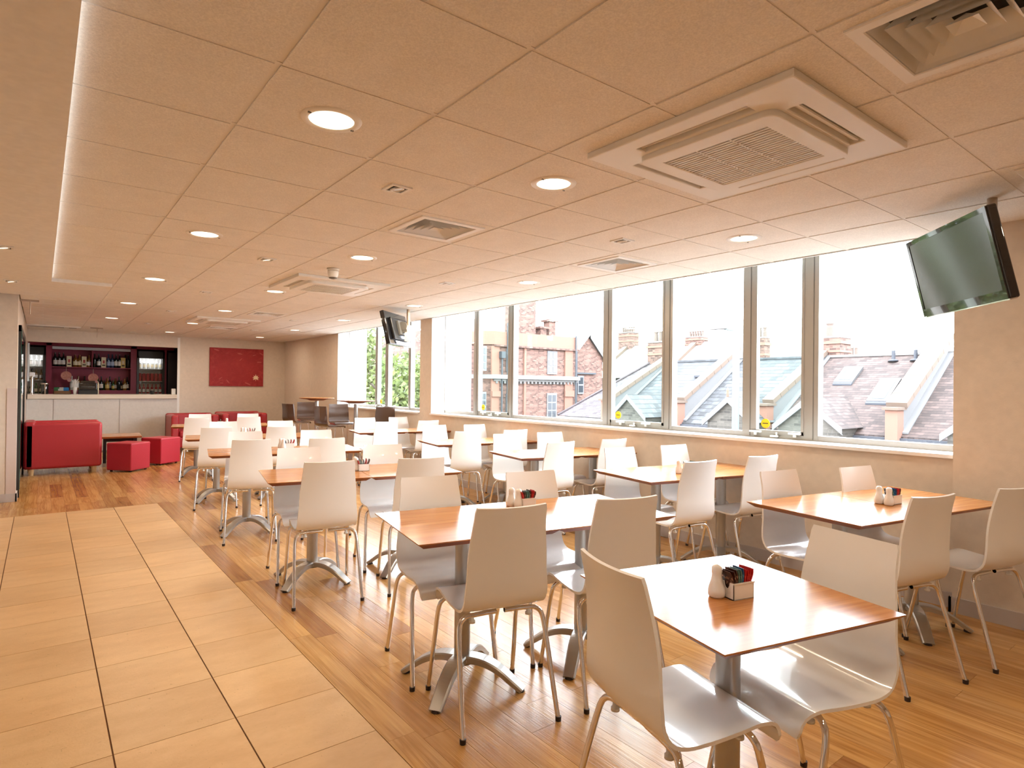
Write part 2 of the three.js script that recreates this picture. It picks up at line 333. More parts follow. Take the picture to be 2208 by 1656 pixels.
makeWindow(1, W1[0], W1[1] + 0.02, [[-7.515, -7.40], [-6.647, -6.548], [-4.878, -4.756], [-4.01, -3.904], [-3.114, -2.996], [-2.545, -2.425]], [1, 3, 5], 'long ribbon window looking over the terraced roofs');
makeWindow(2, W2[0], W2[1], [[-10.887, -10.795], [-10.425, -10.333], [-9.549, -9.464]], [1], 'shorter window by the high tables looking at trees');
single('facade_return', box(XG + 0.07, 5.62, -1.5, 3.2, W1[0] - 0.3, W1[0] + 0.002), std(rgb(0.85, 0.85, 0.84), 0.8), 'white outer wall return beyond the long window', 'facade', null, 'structure');
single('facade_return', box(XG + 0.07, 5.50, -1.5, 3.2, W2[0] - 0.3, W2[0] + 0.002), std(rgb(0.85, 0.85, 0.84), 0.8), 'white outer wall return beyond the tree window', 'facade', null, 'structure');

// ---------------------------------------------------------------- dining furniture
function shellGeo(profile, width, bow, t, N = 44, U = 12) {      // moulded sheet: profile in (z, y), width along it, sideways bow
  const cv = new THREE.CatmullRomCurve3(profile.map(([z, y]) => new THREE.Vector3(0, y, z)), false, 'centripetal');
  const pos = [], uv = [], idx = [], rows = [];
  for (let i = 0; i <= N; i++) { const s = i / N, p = cv.getPointAt(s), d = cv.getTangentAt(s); rows.push([p, new THREE.Vector3(0, d.z, -d.y), width(s), bow(s), s]); }
  const put = (i, j, side) => {
    const [p, n, w, b, s] = rows[i], u = j / U * 2 - 1, o = side * t / 2 - b * (1 - u * u) + b * 0.4;
    pos.push(u * w / 2, p.y + n.y * o, p.z + n.z * o); uv.push(u * w / 2, s); return pos.length / 3 - 1;
  };
  for (const side of [1, -1]) {
    const base = pos.length / 3;
    for (let i = 0; i <= N; i++) for (let j = 0; j <= U; j++) put(i, j, side);
    for (let i = 0; i < N; i++) for (let j = 0; j < U; j++) {
      const a = base + i * (U + 1) + j, b = a + 1, c = a + U + 1, d = c + 1;
      if (side > 0) idx.push(a, b, c, b, d, c); else idx.push(a, c, b, b, c, d);
    }
  }
  const rim = []; for (let i = 0; i <= N; i++) rim.push([i, 0]); for (let j = 1; j <= U; j++) rim.push([N, j]); for (let i = N - 1; i >= 0; i--) rim.push([i, U]); for (let j = U - 1; j >= 0; j--) rim.push([0, j]);
  for (let k = 0; k + 1 < rim.length; k++) { const a = put(...rim[k], 1), b = put(...rim[k], -1), c = put(...rim[k + 1], 1), d = put(...rim[k + 1], -1); idx.push(a, b, c, b, d, c); }
  const g = new THREE.BufferGeometry(); g.setAttribute('position', new THREE.Float32BufferAttribute(pos, 3)); g.setAttribute('uv', new THREE.Float32BufferAttribute(uv, 2)); g.setIndex(idx); g.computeVertexNormals(); return g;
}
const lerpTab = (tab) => (s) => { for (let i = 1; i < tab.length; i++) if (s <= tab[i][0]) { const [a, x] = tab[i - 1], [b, y] = tab[i]; const t = (s - a) / (b - a); return x + (y - x) * t * t * (3 - 2 * t); } return tab[tab.length - 1][1]; };
const CHAIR_TOP = 0.945;
const chairShell = shellGeo(
  [[-0.243, 0.425], [-0.238, 0.458], [-0.218, 0.484], [-0.175, 0.494], [-0.08, 0.488], [0.03, 0.481], [0.1, 0.483], [0.148, 0.50], [0.176, 0.54], [0.186, 0.60], [0.188, 0.68], [0.194, 0.76], [0.208, 0.85], [0.232, CHAIR_TOP]],
  lerpTab([[0, 0.36], [0.02, 0.378], [0.1, 0.39], [0.3, 0.40], [0.45, 0.395], [0.55, 0.39], [0.7, 0.372], [0.985, 0.332], [1, 0.322]]),
  lerpTab([[0, 0], [0.15, 0.002], [0.35, 0.008], [0.5, 0.006], [0.65, 0.014], [1, 0.018]]), 0.011);
const legGeo = (s, front) => front
  ? tube([[0.02 * s, 0.466, -0.135], [0.12 * s, 0.466, -0.138], [0.168 * s, 0.462, -0.141], [0.192 * s, 0.444, -0.146], [0.201 * s, 0.41, -0.152], [0.207 * s, 0.3, -0.176], [0.214 * s, 0.15, -0.206], [0.22 * s, 0.015, -0.235]], 0.0108, 34, 10)
  : tube([[0.02 * s, 0.462, 0.105], [0.12 * s, 0.462, 0.11], [0.168 * s, 0.458, 0.115], [0.192 * s, 0.44, 0.122], [0.201 * s, 0.406, 0.132], [0.208 * s, 0.3, 0.163], [0.214 * s, 0.15, 0.206], [0.22 * s, 0.015, 0.246]], 0.0108, 34, 10);
const capGeo = cyl(0.0135, 0.0125, 0.02, 14), bumperGeo = lathe([[0, 0.026], [0.009, 0.026], [0.009, 0.012], [0.014, 0.01], [0.014, 0], [0, 0]], 14);
function makeChair(label) {
  const c = thing('dining_chair', label, 'chair', [0, 0, 0], 0, 'white dining chairs');
  part('seat_shell', chairShell, M.chair, c);
  for (const s of [-1, 1]) for (const f of [true, false]) {
    const l = part('leg', legGeo(s, f), M.chrome, c);
    part('foot_cap', capGeo, M.rubber, l, [0.2205 * s, 0.01, f ? -0.236 : 0.248]);
    part('bumper', bumperGeo, M.clear, c, [0.135 * s, 0.43, f ? -0.139 : 0.112]);
  }
  return c;
}
function armGeo() {                                              // one arched foot of the table base, along +x
  const cv = new THREE.CatmullRomCurve3([[0.0, 0.118], [0.06, 0.124], [0.12, 0.118], [0.19, 0.092], [0.26, 0.046], [0.315, 0.008]].map(([r, y]) => new THREE.Vector3(r, y, 0)));
  const N = 18, f = [], ring = [];
  for (let i = 0; i <= N; i++) {
    const s = i / N, p = cv.getPointAt(s), d = cv.getTangentAt(s), n = new THREE.Vector3(-d.y, d.x, 0), w = 0.08 - 0.02 * s, t = 0.036 - 0.013 * s, c = 0.006;
    const pt = (a, b) => [p.x + n.x * b, Math.max(0.004, p.y + n.y * b), a];
    ring.push([pt(-w / 2 + c, t / 2), pt(w / 2 - c, t / 2), pt(w / 2, t / 2 - c), pt(w / 2, -t / 2), pt(-w / 2, -t / 2), pt(-w / 2, t / 2 - c)]);
  }
  for (let i = 0; i < N; i++) for (let k = 0; k < 6; k++) { const a = ring[i], b = ring[i + 1], j = (k + 1) % 6; f.push([a[k], a[j], b[j], b[k]]); }
  f.push([...ring[N]]); return quadGeo(f);
}
const TABLE = 0.79;
function frustum(a, b, y0, y1) {                                 // square, half a at the top, half b at the bottom
  const t = [[-a, y1, -a], [-a, y1, a], [a, y1, a], [a, y1, -a]], u = [[-b, y0, -b], [-b, y0, b], [b, y0, b], [b, y0, -b]];
  const f = [t, [...u].reverse()]; for (let k = 0; k < 4; k++) { const j = (k + 1) % 4; f.push([u[k], u[j], t[j], t[k]]); } return quadGeo(f);
}
const arm = armGeo(), padGeo = cyl(0.02, 0.022, 0.012, 14);
function makeTable(label) {
  const t = thing('dining_table', label, 'table', [0, 0, 0], 0, 'square dining tables');
  const top = part('tabletop', frustum(0.349, 0.318, TABLE - 0.028, TABLE - 0.0045), M.tableEdge, t);
  part('laminate_surface', uvBox(new THREE.BoxGeometry(0.7, 0.0045, 0.7).translate(0, TABLE - 0.00225, 0)), M.laminate, top);
  part('mounting_plate', lathe([[0, 0.03], [0.04, 0.028], [0.11, 0.006], [0.14, 0], [0.14, 0.032]].map(([r, y]) => [r, TABLE - 0.06 + y]), 28), M.aluDark, t);
  part('column', lathe([[0.039, 0.10], [0.039, TABLE - 0.05]], 32), M.steelPaint, t);
  part('hub', lathe([[0, 0.135], [0.05, 0.134], [0.058, 0.12], [0.06, 0.1], [0, 0.098]], 28), M.steelPaint, t);
  for (let k = 0; k < 4; k++) { const a = part('foot_arm', arm, M.steelPaint, t, [0, 0, 0], [0, Math.PI / 4 + k * Math.PI / 2, 0]); part('floor_pad', padGeo, M.rubber, a, [0.3, 0.006, 0]); }
  return t;
}
const TURN = rad(-10.3), LD = [Math.cos(rad(10.3)), Math.sin(rad(10.3))], DD = [Math.sin(rad(10.3)), -Math.cos(rad(10.3))];
const ORD = ['nearest', 'second', 'third', 'fourth', 'farthest'];
let table0, chair0;
function putTable(label, x, z, turn) { if (!table0) { table0 = makeTable(label); table0.position.set(x, 0, z); table0.rotation.y = turn; } else copyOf(table0, label, [x, 0, z], turn); }
function putChair(label, tx, tz, turn) {                         // by the middle of the top edge of its back; turn 0 faces -z
  const off = 0.232, x = tx - off * Math.sin(turn), z = tz - off * Math.cos(turn);
  if (!chair0) { chair0 = makeChair(label); chair0.position.set(x, 0, z); chair0.rotation.y = turn; } else copyOf(chair0, label, [x, 0, z], turn);
}
// pairs of tables: front-left corner of the left top, then the backs of four chairs [x, z, extra turn in degrees]
const PAIRS = [
  ['left row', [1.25, -2.23], [[1.59, -2.03, -3], [2.16, -1.89, -5], [1.73, -2.98, -2], [2.34, -2.83, -1]]],
  ['left row', [1.21, -4.21], [[1.52, -3.91, 0], [2.13, -3.77, -6], [1.65, -4.92, 2], [2.33, -4.81, -4]]],
  ['left row', [1.22, -6.08], [[1.53, -5.84, -3], [2.17, -5.66, -2], [1.74, -6.88, -3], [2.46, -6.76, -3]]],
  ['left row', [1.35, -8.01], [[1.62, -7.66, -2], [2.31, -7.52, -4], [1.95, -8.84, 1], [2.66, -8.71, -2]]],
  ['left row', [1.57, -10.45], [[1.85, -10.03, -4], [2.56, -9.94, -2], [2.11, -11.2, -2], [2.83, -11.06, -3]]],
  ['window row', [3.19, -1.30], [[3.45, -1.07, -4], [4.14, -0.9, -5], [3.68, -2.0, 0], [4.32, -1.81, 0]]],
  ['window row', [3.42, -2.79], [[3.69, -2.56, 4], [4.41, -2.5, 1], [3.92, -3.55, 4], [4.54, -3.46, 5]]],
  ['window row', [3.53, -4.40], [[3.84, -4.18, 8], [4.53, -4.15, 6], [4.0, -5.25, 3], [4.58, -5.2, 0]]],
  ['window row', [3.54, -5.92], [[3.84, -5.74, 2], [4.47, -5.67, 3], [4.06, -6.88, 4], [4.6, -6.75, 8]]],
  ['window row', [3.51, -7.99], [[3.87, -7.85, 8], [4.54, -7.84, 6], [4.04, -8.98, 6], [4.6, -8.95, 9]]],
];
const pairSpots = [];
PAIRS.forEach(([row, [cx, cz], ch], i) => {
  const nth = ORD[i % 5];
  [0, 1].forEach((k) => {
    const d = 0.35 + k * 0.704;
    const x = cx + LD[0] * d + DD[0] * 0.35, z = cz + LD[1] * d + DD[1] * 0.35;
    putTable(`square wood-top pedestal table, ${k ? 'right' : 'left'} one of the ${nth} pair in the ${row}`, x, z, TURN);
    if (!k) pairSpots.push([x, z, nth, row]);
  });
  ch.forEach(([x, z, e], k) => putChair(`white chair on the ${k < 2 ? 'near' : 'far'} side, ${k % 2 ? 'right' : 'left'} table, ${nth} pair, ${row}`, x, z, (k < 2 ? 0 : Math.PI) + TURN + rad(e)));
});
// single table in front
putTable('single square wood-top table closest to the viewer', 1.775, -1.125, rad(-13.6));
putChair('white chair on the left of the single front table, its back towards the viewer', 1.303, -1.217, rad(-104.5));
putChair('white chair on the right of the single front table, its seat facing left', 2.277, -0.949, rad(75.5));

// ---------------------------------------------------------------- condiments
const shakerGeo = lathe([[0, 0], [0.0225, 0], [0.026, 0.006], [0.0275, 0.018], [0.0255, 0.032], [0.0195, 0.05], [0.0158, 0.064], [0.0152, 0.074], [0.0168, 0.084], [0.0158, 0.094], [0.0105, 0.1015], [0, 0.104]], 26);
const caddyGeo = (() => {
  const w = 0.083, d = 0.062, h = 0.052, t = 0.003, sh = new THREE.Shape();
  sh.moveTo(-d / 2, 0); sh.lineTo(d / 2, 0); sh.lineTo(d / 2, h); sh.lineTo(d * 0.2, h); sh.quadraticCurveTo(d * 0.16, h * 0.62, 0, h * 0.6); sh.quadraticCurveTo(-d * 0.16, h * 0.62, -d * 0.2, h); sh.lineTo(-d / 2, h); sh.closePath();
  const end = new THREE.ExtrudeGeometry(sh, { depth: t, bevelEnabled: false }).rotateY(-Math.PI / 2);
  return merged([end.clone().translate(-w / 2 + t, 0, 0), end.clone().translate(w / 2, 0, 0), box(-w / 2, w / 2, 0, h, -d / 2, -d / 2 + t), box(-w / 2, w / 2, 0, h, d / 2 - t, d / 2), box(-w / 2, w / 2, 0, t, -d / 2, d / 2), box(-w / 2 - 0.002, w / 2 + 0.002, h - 0.003, h + 0.001, d / 2 - t, d / 2 + 0.002), box(-w / 2 - 0.002, w / 2 + 0.002, h - 0.003, h + 0.001, -d / 2 - 0.002, -d / 2 + t)]);
})();
const sachetTex = (base, mark) => tex(64, 64, (u, v) => { const s = fbm(u, v, 8, 12, 2), k = fbm(u, v, 3, 3, 2); return mix(base, mark, (s > 0.58 && v > 0.25 && v < 0.75) ? 0.75 : 0.12 * k); });
const SACHET = {
  'brown': std(0xffffff, 0.35, { map: sachetTex([0.20, 0.075, 0.045], [0.78, 0.62, 0.52]) }),
  'grey-green': std(0xffffff, 0.35, { map: sachetTex([0.30, 0.42, 0.38], [0.55, 0.66, 0.62]) }),
  'red': std(0xffffff, 0.35, { map: sachetTex([0.66, 0.05, 0.06], [0.86, 0.30, 0.26]) }),
  'blue': std(0xffffff, 0.35, { map: sachetTex([0.06, 0.26, 0.42], [0.25, 0.6, 0.75]) }),
  'black': std(0xffffff, 0.35, { map: sachetTex([0.06, 0.055, 0.06], [0.7, 0.68, 0.68]) }),
};
const sachetGeo = (() => {                                          // a small pillow packet with crimped ends
  const g = new THREE.BoxGeometry(0.046, 0.075, 0.005, 4, 8, 1), p = g.attributes.position;
  for (let i = 0; i < p.count; i++) { const y = p.getY(i), e = Math.max(0, 1 - Math.pow(Math.abs(y) / 0.0375, 6)); p.setZ(i, p.getZ(i) * (0.12 + 0.88 * e) + 0.002 * Math.sin(y * 90)); }
  g.computeVertexNormals(); return g.translate(0, 0.0375, 0);
})();
function condiments(where, caddy, shakers, turn, colours) {
  const c = single('sachet_caddy', caddyGeo, M.porcelain, `white sachet caddy on ${where}`, 'caddy', 'sachet caddies', null, [caddy[0], TABLE, caddy[1]]); c.rotation.y = turn;
  shakers.forEach(([x, z], k) => single('salt_shaker', shakerGeo, M.porcelain, shakers.length > 1 ? `${k ? 'nearer' : 'farther'} of two white shakers on ${where}` : `white pear-shaped shaker on ${where}`, 'shaker', 'white shakers', null, [x, TABLE, z]));
  colours.forEach((col, k) => {
    const s = single('sachet', sachetGeo, SACHET[col], `${col} sachet in the caddy on ${where}`, 'sachet', `sachets on ${where}`, null);
    const u = -0.034 + 0.068 * k / Math.max(1, colours.length - 1), tilt = -0.35 + 0.7 * k / Math.max(1, colours.length - 1);
    s.rotation.set(0, turn + Math.PI / 2 + rr(-0.12, 0.12), 0, 'YXZ'); s.rotation.x = tilt * 0.9; s.rotation.order = 'YXZ';
    s.position.set(caddy[0] + Math.cos(turn) * u * 0.72, TABLE + 0.012 + rr(0, 0.008), caddy[1] - Math.sin(turn) * u * 0.72);
  });
}
condiments('the single front table', [1.767, -1.092], [[1.712, -1.128]], rad(-13.6), ['brown', 'brown', 'brown', 'grey-green', 'grey-green', 'blue', 'red', 'red', 'red', 'red']);
condiments('the nearest pair, left row', [2.13, -2.60], [[2.075, -2.665], [2.083, -2.61]], TURN, ['red', 'red', 'brown', 'grey-green', 'grey-green', 'brown', 'red', 'red', 'brown']);
condiments('the nearest pair, window row', [3.985, -1.455], [[3.916, -1.5], [3.905, -1.443]], TURN, ['black', 'grey-green', 'blue', 'blue', 'red', 'red', 'brown']);
condiments('the second pair, left row', [1.99, -4.44], [[1.955, -4.52], [1.94, -4.46]], TURN, ['red', 'grey-green', 'black', 'red', 'brown']);
condiments('the third pair, left row', [2.06, -6.43], [[1.985, -6.48], [1.995, -6.42]], TURN, ['black', 'brown', 'red', 'red']);
condiments('the fourth pair, left row', [2.17, -8.32], [[2.07, -8.36], [2.09, -8.3]], TURN, ['black', 'red', 'brown', 'brown']);
condiments('the farthest pair, left row', [2.32, -10.72], [[2.42, -10.74], [2.41, -10.68]], TURN, ['black', 'grey-green', 'black']);
condiments('the second pair, window row', [4.09, -2.95], [[3.965, -2.96], [4.0, -2.92]], TURN, ['black', 'brown', 'black', 'grey-green', 'black']);
condiments('the third pair, window row', [4.30, -4.62], [[4.22, -4.62], [4.24, -4.56]], TURN, ['blue', 'grey-green', 'blue']);

// ---------------------------------------------------------------- ceiling fittings
const down = new THREE.Vector3(0, -1, 0);
function areaDown(w, x, y, z, level, parent) {
  const l = new THREE.RectAreaLight(LAMP_WARM, level, w, w); l.position.set(x, y, z); l.rotation.x = -Math.PI / 2; parent.add(l); return l;
}
const ringGeo = lathe([[0.088, 0], [0.09, -0.006], [0.104, -0.008], [0.118, -0.004], [0.12, 0]].map(([r, y]) => [r, y]), 40), discGeo = lathe([[0, -0.0035], [0.06, -0.0035], [0.089, -0.002]], 40);
const clipGeo = box(-0.006, 0.006, -0.011, -0.006, -0.004, 0.004);
const ROWS = [['left', 0.9154], ['middle', 2.1154], ['window', 3.9154]], NTH = ['first', 'second', 'third', 'fourth', 'fifth', 'sixth'];
for (const [row, x] of ROWS) for (let k = -1; k < 6; k++) {
  const z = -2.3885 - 2.4 * k; if (x < 1 && k === 5) continue;
  const d = thing('ceiling_downlight', k < 0 ? `round ceiling downlight above the viewer, ${row} row` : `round lit ceiling downlight, ${NTH[k]} from the viewer in the ${row} row`, 'downlight', [x, HC, z], 0, 'round ceiling downlights');
  part('trim_ring', ringGeo, M.acWhite, d); part('lamp_glass', discGeo, M.lampWarm, d);
  part('clip', clipGeo, M.aluDark, d, [-0.1, 0, 0.03]); part('clip', clipGeo, M.aluDark, d, [0.1, 0, -0.03]);
  areaDown(0.15, 0, -0.014, 0, DOWNLIGHT_LEVEL, d);
}
function spot(label, x, y, z, lit) {
  const d = thing('square_spotlight', label, 'spotlight', [x, y, z], 0, 'small square spotlights');
  const sh = new THREE.Shape(); sh.moveTo(-0.062, -0.062); sh.lineTo(0.062, -0.062); sh.lineTo(0.062, 0.062); sh.lineTo(-0.062, 0.062);
  const h = new THREE.Path(); h.moveTo(-0.044, -0.044); h.lineTo(-0.044, 0.044); h.lineTo(0.044, 0.044); h.lineTo(0.044, -0.044); sh.holes.push(h);
  part('frame', new THREE.ExtrudeGeometry(sh, { depth: 0.008, bevelEnabled: false }).rotateX(Math.PI / 2), M.acWhite, d);
  part('housing', box(-0.046, 0.046, -0.002, -0.0005, -0.046, 0.046), M.black, d);
  part('gimbal_ring', new THREE.TorusGeometry(0.034, 0.006, 8, 28).rotateX(Math.PI / 2).rotateZ(0.18), M.acWhite, d, [0, -0.006, 0]);
  part('lamp', cyl(0.027, 0.027, 0.003, 24).rotateZ(0.18), lit ? M.spotWarm : M.spotOff, d, [0, -0.006, 0]);
  if (lit) areaDown(0.045, 0, -0.014, 0, SPOT_LEVEL * 4, d);
}
for (let k = 0; k < 6; k++) spot(`small square spotlight, ${NTH[k]} from the viewer between left and middle rows`, 1.5154, HC, -2.9885 - 2.4 * k, k % 2 === 1 || k === 3);
for (let k = 0; k < 6; k++) if (k !== 2) spot(`small square spotlight, ${NTH[k]} from the viewer between middle and window rows`, 3.3154, HC, -2.9885 - 2.4 * k, k >= 3);
['nearer', 'farther'].forEach((w, k) => spot(`${w} of two square spotlights over the tiled walkway`, [-0.238, -0.252][k], HC - 0.036, [-6.1, -8.1][k], true));

function diffuser(label, x, z) {
  const d = thing('air_diffuser', label, 'air vent', [x, HC, z], 0, 'square ceiling air diffusers');
  const sh = new THREE.Shape(); sh.moveTo(-0.235, -0.235); sh.lineTo(0.235, -0.235); sh.lineTo(0.235, 0.235); sh.lineTo(-0.235, 0.235);
  const h = new THREE.Path(); h.moveTo(-0.2, -0.2); h.lineTo(-0.2, 0.2); h.lineTo(0.2, 0.2); h.lineTo(0.2, -0.2); sh.holes.push(h);
  part('frame', new THREE.ExtrudeGeometry(sh, { depth: 0.006, bevelEnabled: true, bevelSize: 0.004, bevelThickness: 0.003, bevelSegments: 1 }).rotateX(Math.PI / 2), M.white, d);
  part('duct_box', merged([box(-0.204, -0.2, 0, 0.14, -0.204, 0.204), box(0.2, 0.204, 0, 0.14, -0.204, 0.204), box(-0.204, 0.204, 0, 0.14, -0.204, -0.2), box(-0.204, 0.204, 0, 0.14, 0.2, 0.204), box(-0.204, 0.204, 0.138, 0.142, -0.204, 0.204)]), M.void, d);
  const cone = (r, rise, run) => { const q = r - run, f = []; const lo = [[-r, 0, -r], [r, 0, -r], [r, 0, r], [-r, 0, r]], hi = [[-q, rise, -q], [q, rise, -q], [q, rise, q], [-q, rise, q]]; for (let k = 0; k < 4; k++) { const j = (k + 1) % 4; f.push([lo[k], lo[j], hi[j], hi[k]]); f.push([hi[k], hi[j], lo[j], lo[k]].map(([a, b, c]) => [a, b + 0.0012, c])); } return quadGeo(f); };
  part('blade', cone(0.198, 0.05, 0.03), M.white, d, [0, -0.004, 0]);
  for (const r of [0.158, 0.118, 0.078]) part('blade', cone(r, 0.05, 0.036), M.white, d, [0, -0.004, 0]);
  part('centre_cone', cone(0.04, 0.035, 0.0399), M.white, d, [0, -0.004, 0]);
}
diffuser('square four-way air diffuser at the top right corner', 2.1154, -0.5885);
diffuser('square four-way air diffuser cut by the right image edge', 3.9154, -0.5885);
diffuser('square four-way air diffuser left of the nearest ceiling air conditioner', 2.1154, -3.5885);
diffuser('square four-way air diffuser nearest the window mullions', 3.9154, -3.5885);
diffuser('square air diffuser just beyond the farthest ceiling air conditioner', 2.7154, -12.5885);
diffuser('square air diffuser between the middle and farthest ceiling air conditioners', 2.7154, -9.5885);

{ // ceiling cassettes
  const a = 0.475, sh = new THREE.Shape(); sh.moveTo(-a, -a); sh.lineTo(a, -a); sh.lineTo(a, a); sh.lineTo(-a, a);
  const hole = (x0, x1, y0, y1) => { const h = new THREE.Path(); h.moveTo(x0, y0); h.lineTo(x0, y1); h.lineTo(x1, y1); h.lineTo(x1, y0); h.closePath(); return h; };
  const inn = 0.335, out = 0.405, L = 0.265;
  sh.holes.push(hole(-L, L, inn, out), hole(-L, L, -out, -inn), hole(inn, out, -L, L), hole(-out, -inn, -L, L));
  const frame = new THREE.ExtrudeGeometry(sh, { depth: 0.02, bevelEnabled: true, bevelSize: 0.006, bevelThickness: 0.005, bevelSegments: 2 }).rotateX(Math.PI / 2);
  const c2 = new THREE.Shape(); const b = 0.318, r = 0.05;
  c2.moveTo(-b + r, -b); c2.lineTo(b - r, -b); c2.quadraticCurveTo(b, -b, b, -b + r); c2.lineTo(b, b - r); c2.quadraticCurveTo(b, b, b - r, b); c2.lineTo(-b + r, b); c2.quadraticCurveTo(-b, b, -b, b - r); c2.lineTo(-b, -b + r); c2.quadraticCurveTo(-b, -b, -b + r, -b);
  const gx = 0.25, gz = 0.24; c2.holes.push(hole(-gx, gx, -gz, gz));
  const centre = new THREE.ExtrudeGeometry(c2, { depth: 0.026, bevelEnabled: true, bevelSize: 0.005, bevelThickness: 0.004, bevelSegments: 2 }).rotateX(Math.PI / 2);
  const slat = box(-gx, gx, -0.004, 0.004, -0.0042, 0.0042), flap = box(-0.25, 0.25, -0.003, 0.003, -0.012, 0.012);
  const u = thing('air_conditioner', 'nearest and largest ceiling cassette air conditioner', 'air conditioner', [2.44, HC, -1.5], Math.PI / 2, 'ceiling cassette air conditioners');
  part('outer_frame', frame, M.acWhite, u, [0, -0.004, 0]);
  part('air_throat', box(-0.44, 0.44, -0.0035, -0.0005, -0.44, 0.44), M.acWhite, u);
  part('centre_panel', centre, M.acWhite, u, [0, -0.024, 0]);
  part('grille_backing', box(-gx, gx, -0.009, -0.005, -gz, gz), M.acWhite, u);
  const n = 22; for (let k = 0; k < n; k++) part('grille_slat', slat, M.acWhite, u, [0, -0.046, -gz + 2 * gz * (k + 0.5) / n]);
  for (const x of [-0.08, 0.08]) part('grille_rib', box(x - 0.003, x + 0.003, -0.05, -0.04, -gz, gz), M.acWhite, u);
  for (const [x, z, t] of [[0, -0.37, 0], [0, 0.37, 0], [-0.37, 0, 1], [0.37, 0, 1]]) { const f = part('flap', flap, M.acWhite, u, [x, -0.016, z]); if (t) f.rotation.y = Math.PI / 2; f.rotation.order = 'YXZ'; f.rotation.x = (x + z) > 0 ? 0.35 : -0.35; }
  copyOf(u, 'middle ceiling cassette air conditioner beside the smoke detector', [2.42, HC, -6.33], Math.PI / 2);
  copyOf(u, 'farthest ceiling cassette air conditioner above the dining tables', [2.42, HC, -11.1], Math.PI / 2);
}
{
  const s = thing('smoke_detector', 'white round smoke detector hanging under the ceiling', 'detector', [2.11, HC, -5.42]);
  part('mount', lathe([[0, 0], [0.055, 0], [0.055, -0.014], [0.05, -0.018], [0, -0.018]], 30), M.acWhite, s);
  part('body', lathe([[0, -0.018], [0.046, -0.018], [0.05, -0.03], [0.047, -0.06], [0.04, -0.078], [0.03, -0.086], [0, -0.088]], 30), M.acWhite, s);
  part('sensor_ring', lathe([[0.038, -0.083], [0.034, -0.092], [0.012, -0.098], [0, -0.098]], 24), M.aluDark, s);
}
{ // slot air unit over the bar and small hanging fixings
  const s = thing('slot_air_grille', 'long dark slot air grille on the ceiling before the bar', 'air vent', [0.12, HC, -14.55]);
  part('frame', box(-0.36, 0.48, -0.02, 0, -0.16, 0.16), M.acWhite, s); part('slot', box(-0.33, 0.22, -0.024, -0.018, -0.05, 0.02), M.void, s); part('slot', box(0.3, 0.42, -0.024, -0.018, -0.06, 0.03), M.void, s);
  for (const [x, z, lb] of [[-0.12, -10.15, 'small ceiling sensor with thin rod near the left wall corner'], [0.86, -14.35, 'small ceiling sensor with thin rod above the bar']]) {
    const c = thing('ceiling_sensor', lb, 'sensor', [x, HC, z]);
    part('plate', box(-0.11, 0.09, -0.022, 0, -0.03, 0.03), M.spotOff, c); part('rod', cyl(0.007, 0.007, 0.17, 10).translate(0, -0.105, 0), M.spotOff, c);
  }
}

// ---------------------------------------------------------------- televisions
function television(label, centre, yaw, tilt, w, poleAt) {
  const t = thing('television', label, 'television', centre, yaw);
  const h = w * 0.6, tiltG = new THREE.Euler(tilt, 0, 0), q = new THREE.Quaternion().setFromEuler(tiltG);
  const add = (n, g, m, p = t) => { const o = part(n, g.applyQuaternion(q), m, p); return o; };
  add('casing', uvBox(new RoundedBoxGeometry(w, h, 0.05, 3, 0.012).translate(0, 0, -0.026)), M.blackGloss);
  add('rear_cover', uvBox(new RoundedBoxGeometry(w * 0.72, h * 0.66, 0.05, 3, 0.02).translate(0, -0.01, -0.07)), M.black);
  add('bezel', merged([box(-w / 2 + 0.004, w / 2 - 0.004, h / 2 - 0.03, h / 2 - 0.004, 0, 0.006), box(-w / 2 + 0.004, w / 2 - 0.004, -h / 2 + 0.004, -h / 2 + 0.05, 0, 0.006), box(-w / 2 + 0.004, -w / 2 + 0.03, -h / 2 + 0.05, h / 2 - 0.03, 0, 0.006), box(w / 2 - 0.03, w / 2 - 0.004, -h / 2 + 0.05, h / 2 - 0.03, 0, 0.006)]), M.blackGloss);
  add('screen', box(-w / 2 + 0.03, w / 2 - 0.03, -h / 2 + 0.05, h / 2 - 0.03, -0.001, 0.003), std(rgb(0.045, 0.055, 0.06), 0.12, { ior: 1.9 }));
  add('edge_strip', box(-w / 2 - 0.002, w / 2 + 0.002, -h / 2 - 0.003, -h / 2 + 0.003, -0.03, 0.004), M.chrome);
  add('wall_bracket', merged([box(-0.12, 0.12, -0.1, 0.1, -0.12, -0.09), box(-0.05, 0.05, -0.07, 0.05, -0.19, -0.12), cyl(0.06, 0.06, 0.12, 20).rotateZ(Math.PI / 2).translate(0, 0.02, -0.15)]), M.aluDark);
  const top = HC - centre[1];
  part('ceiling_pole', cyl(0.024, 0.024, top + 0.1, 20).translate(0, (top - 0.1) / 2, -0.2), M.spotOff, t);
  part('pole_sleeve', box(-0.04, 0.04, -0.16, 0.06, -0.245, -0.165), M.acWhite, t);
  return t;
}
television('flat black television tilted down beside the right pier', [4.0, 2.145, -1.17], rad(-136.4), rad(13.5), 0.8);
television('far flat television seen from behind before the tree window', [3.92, 2.235, -7.75], rad(-140), rad(13.5), 0.78);

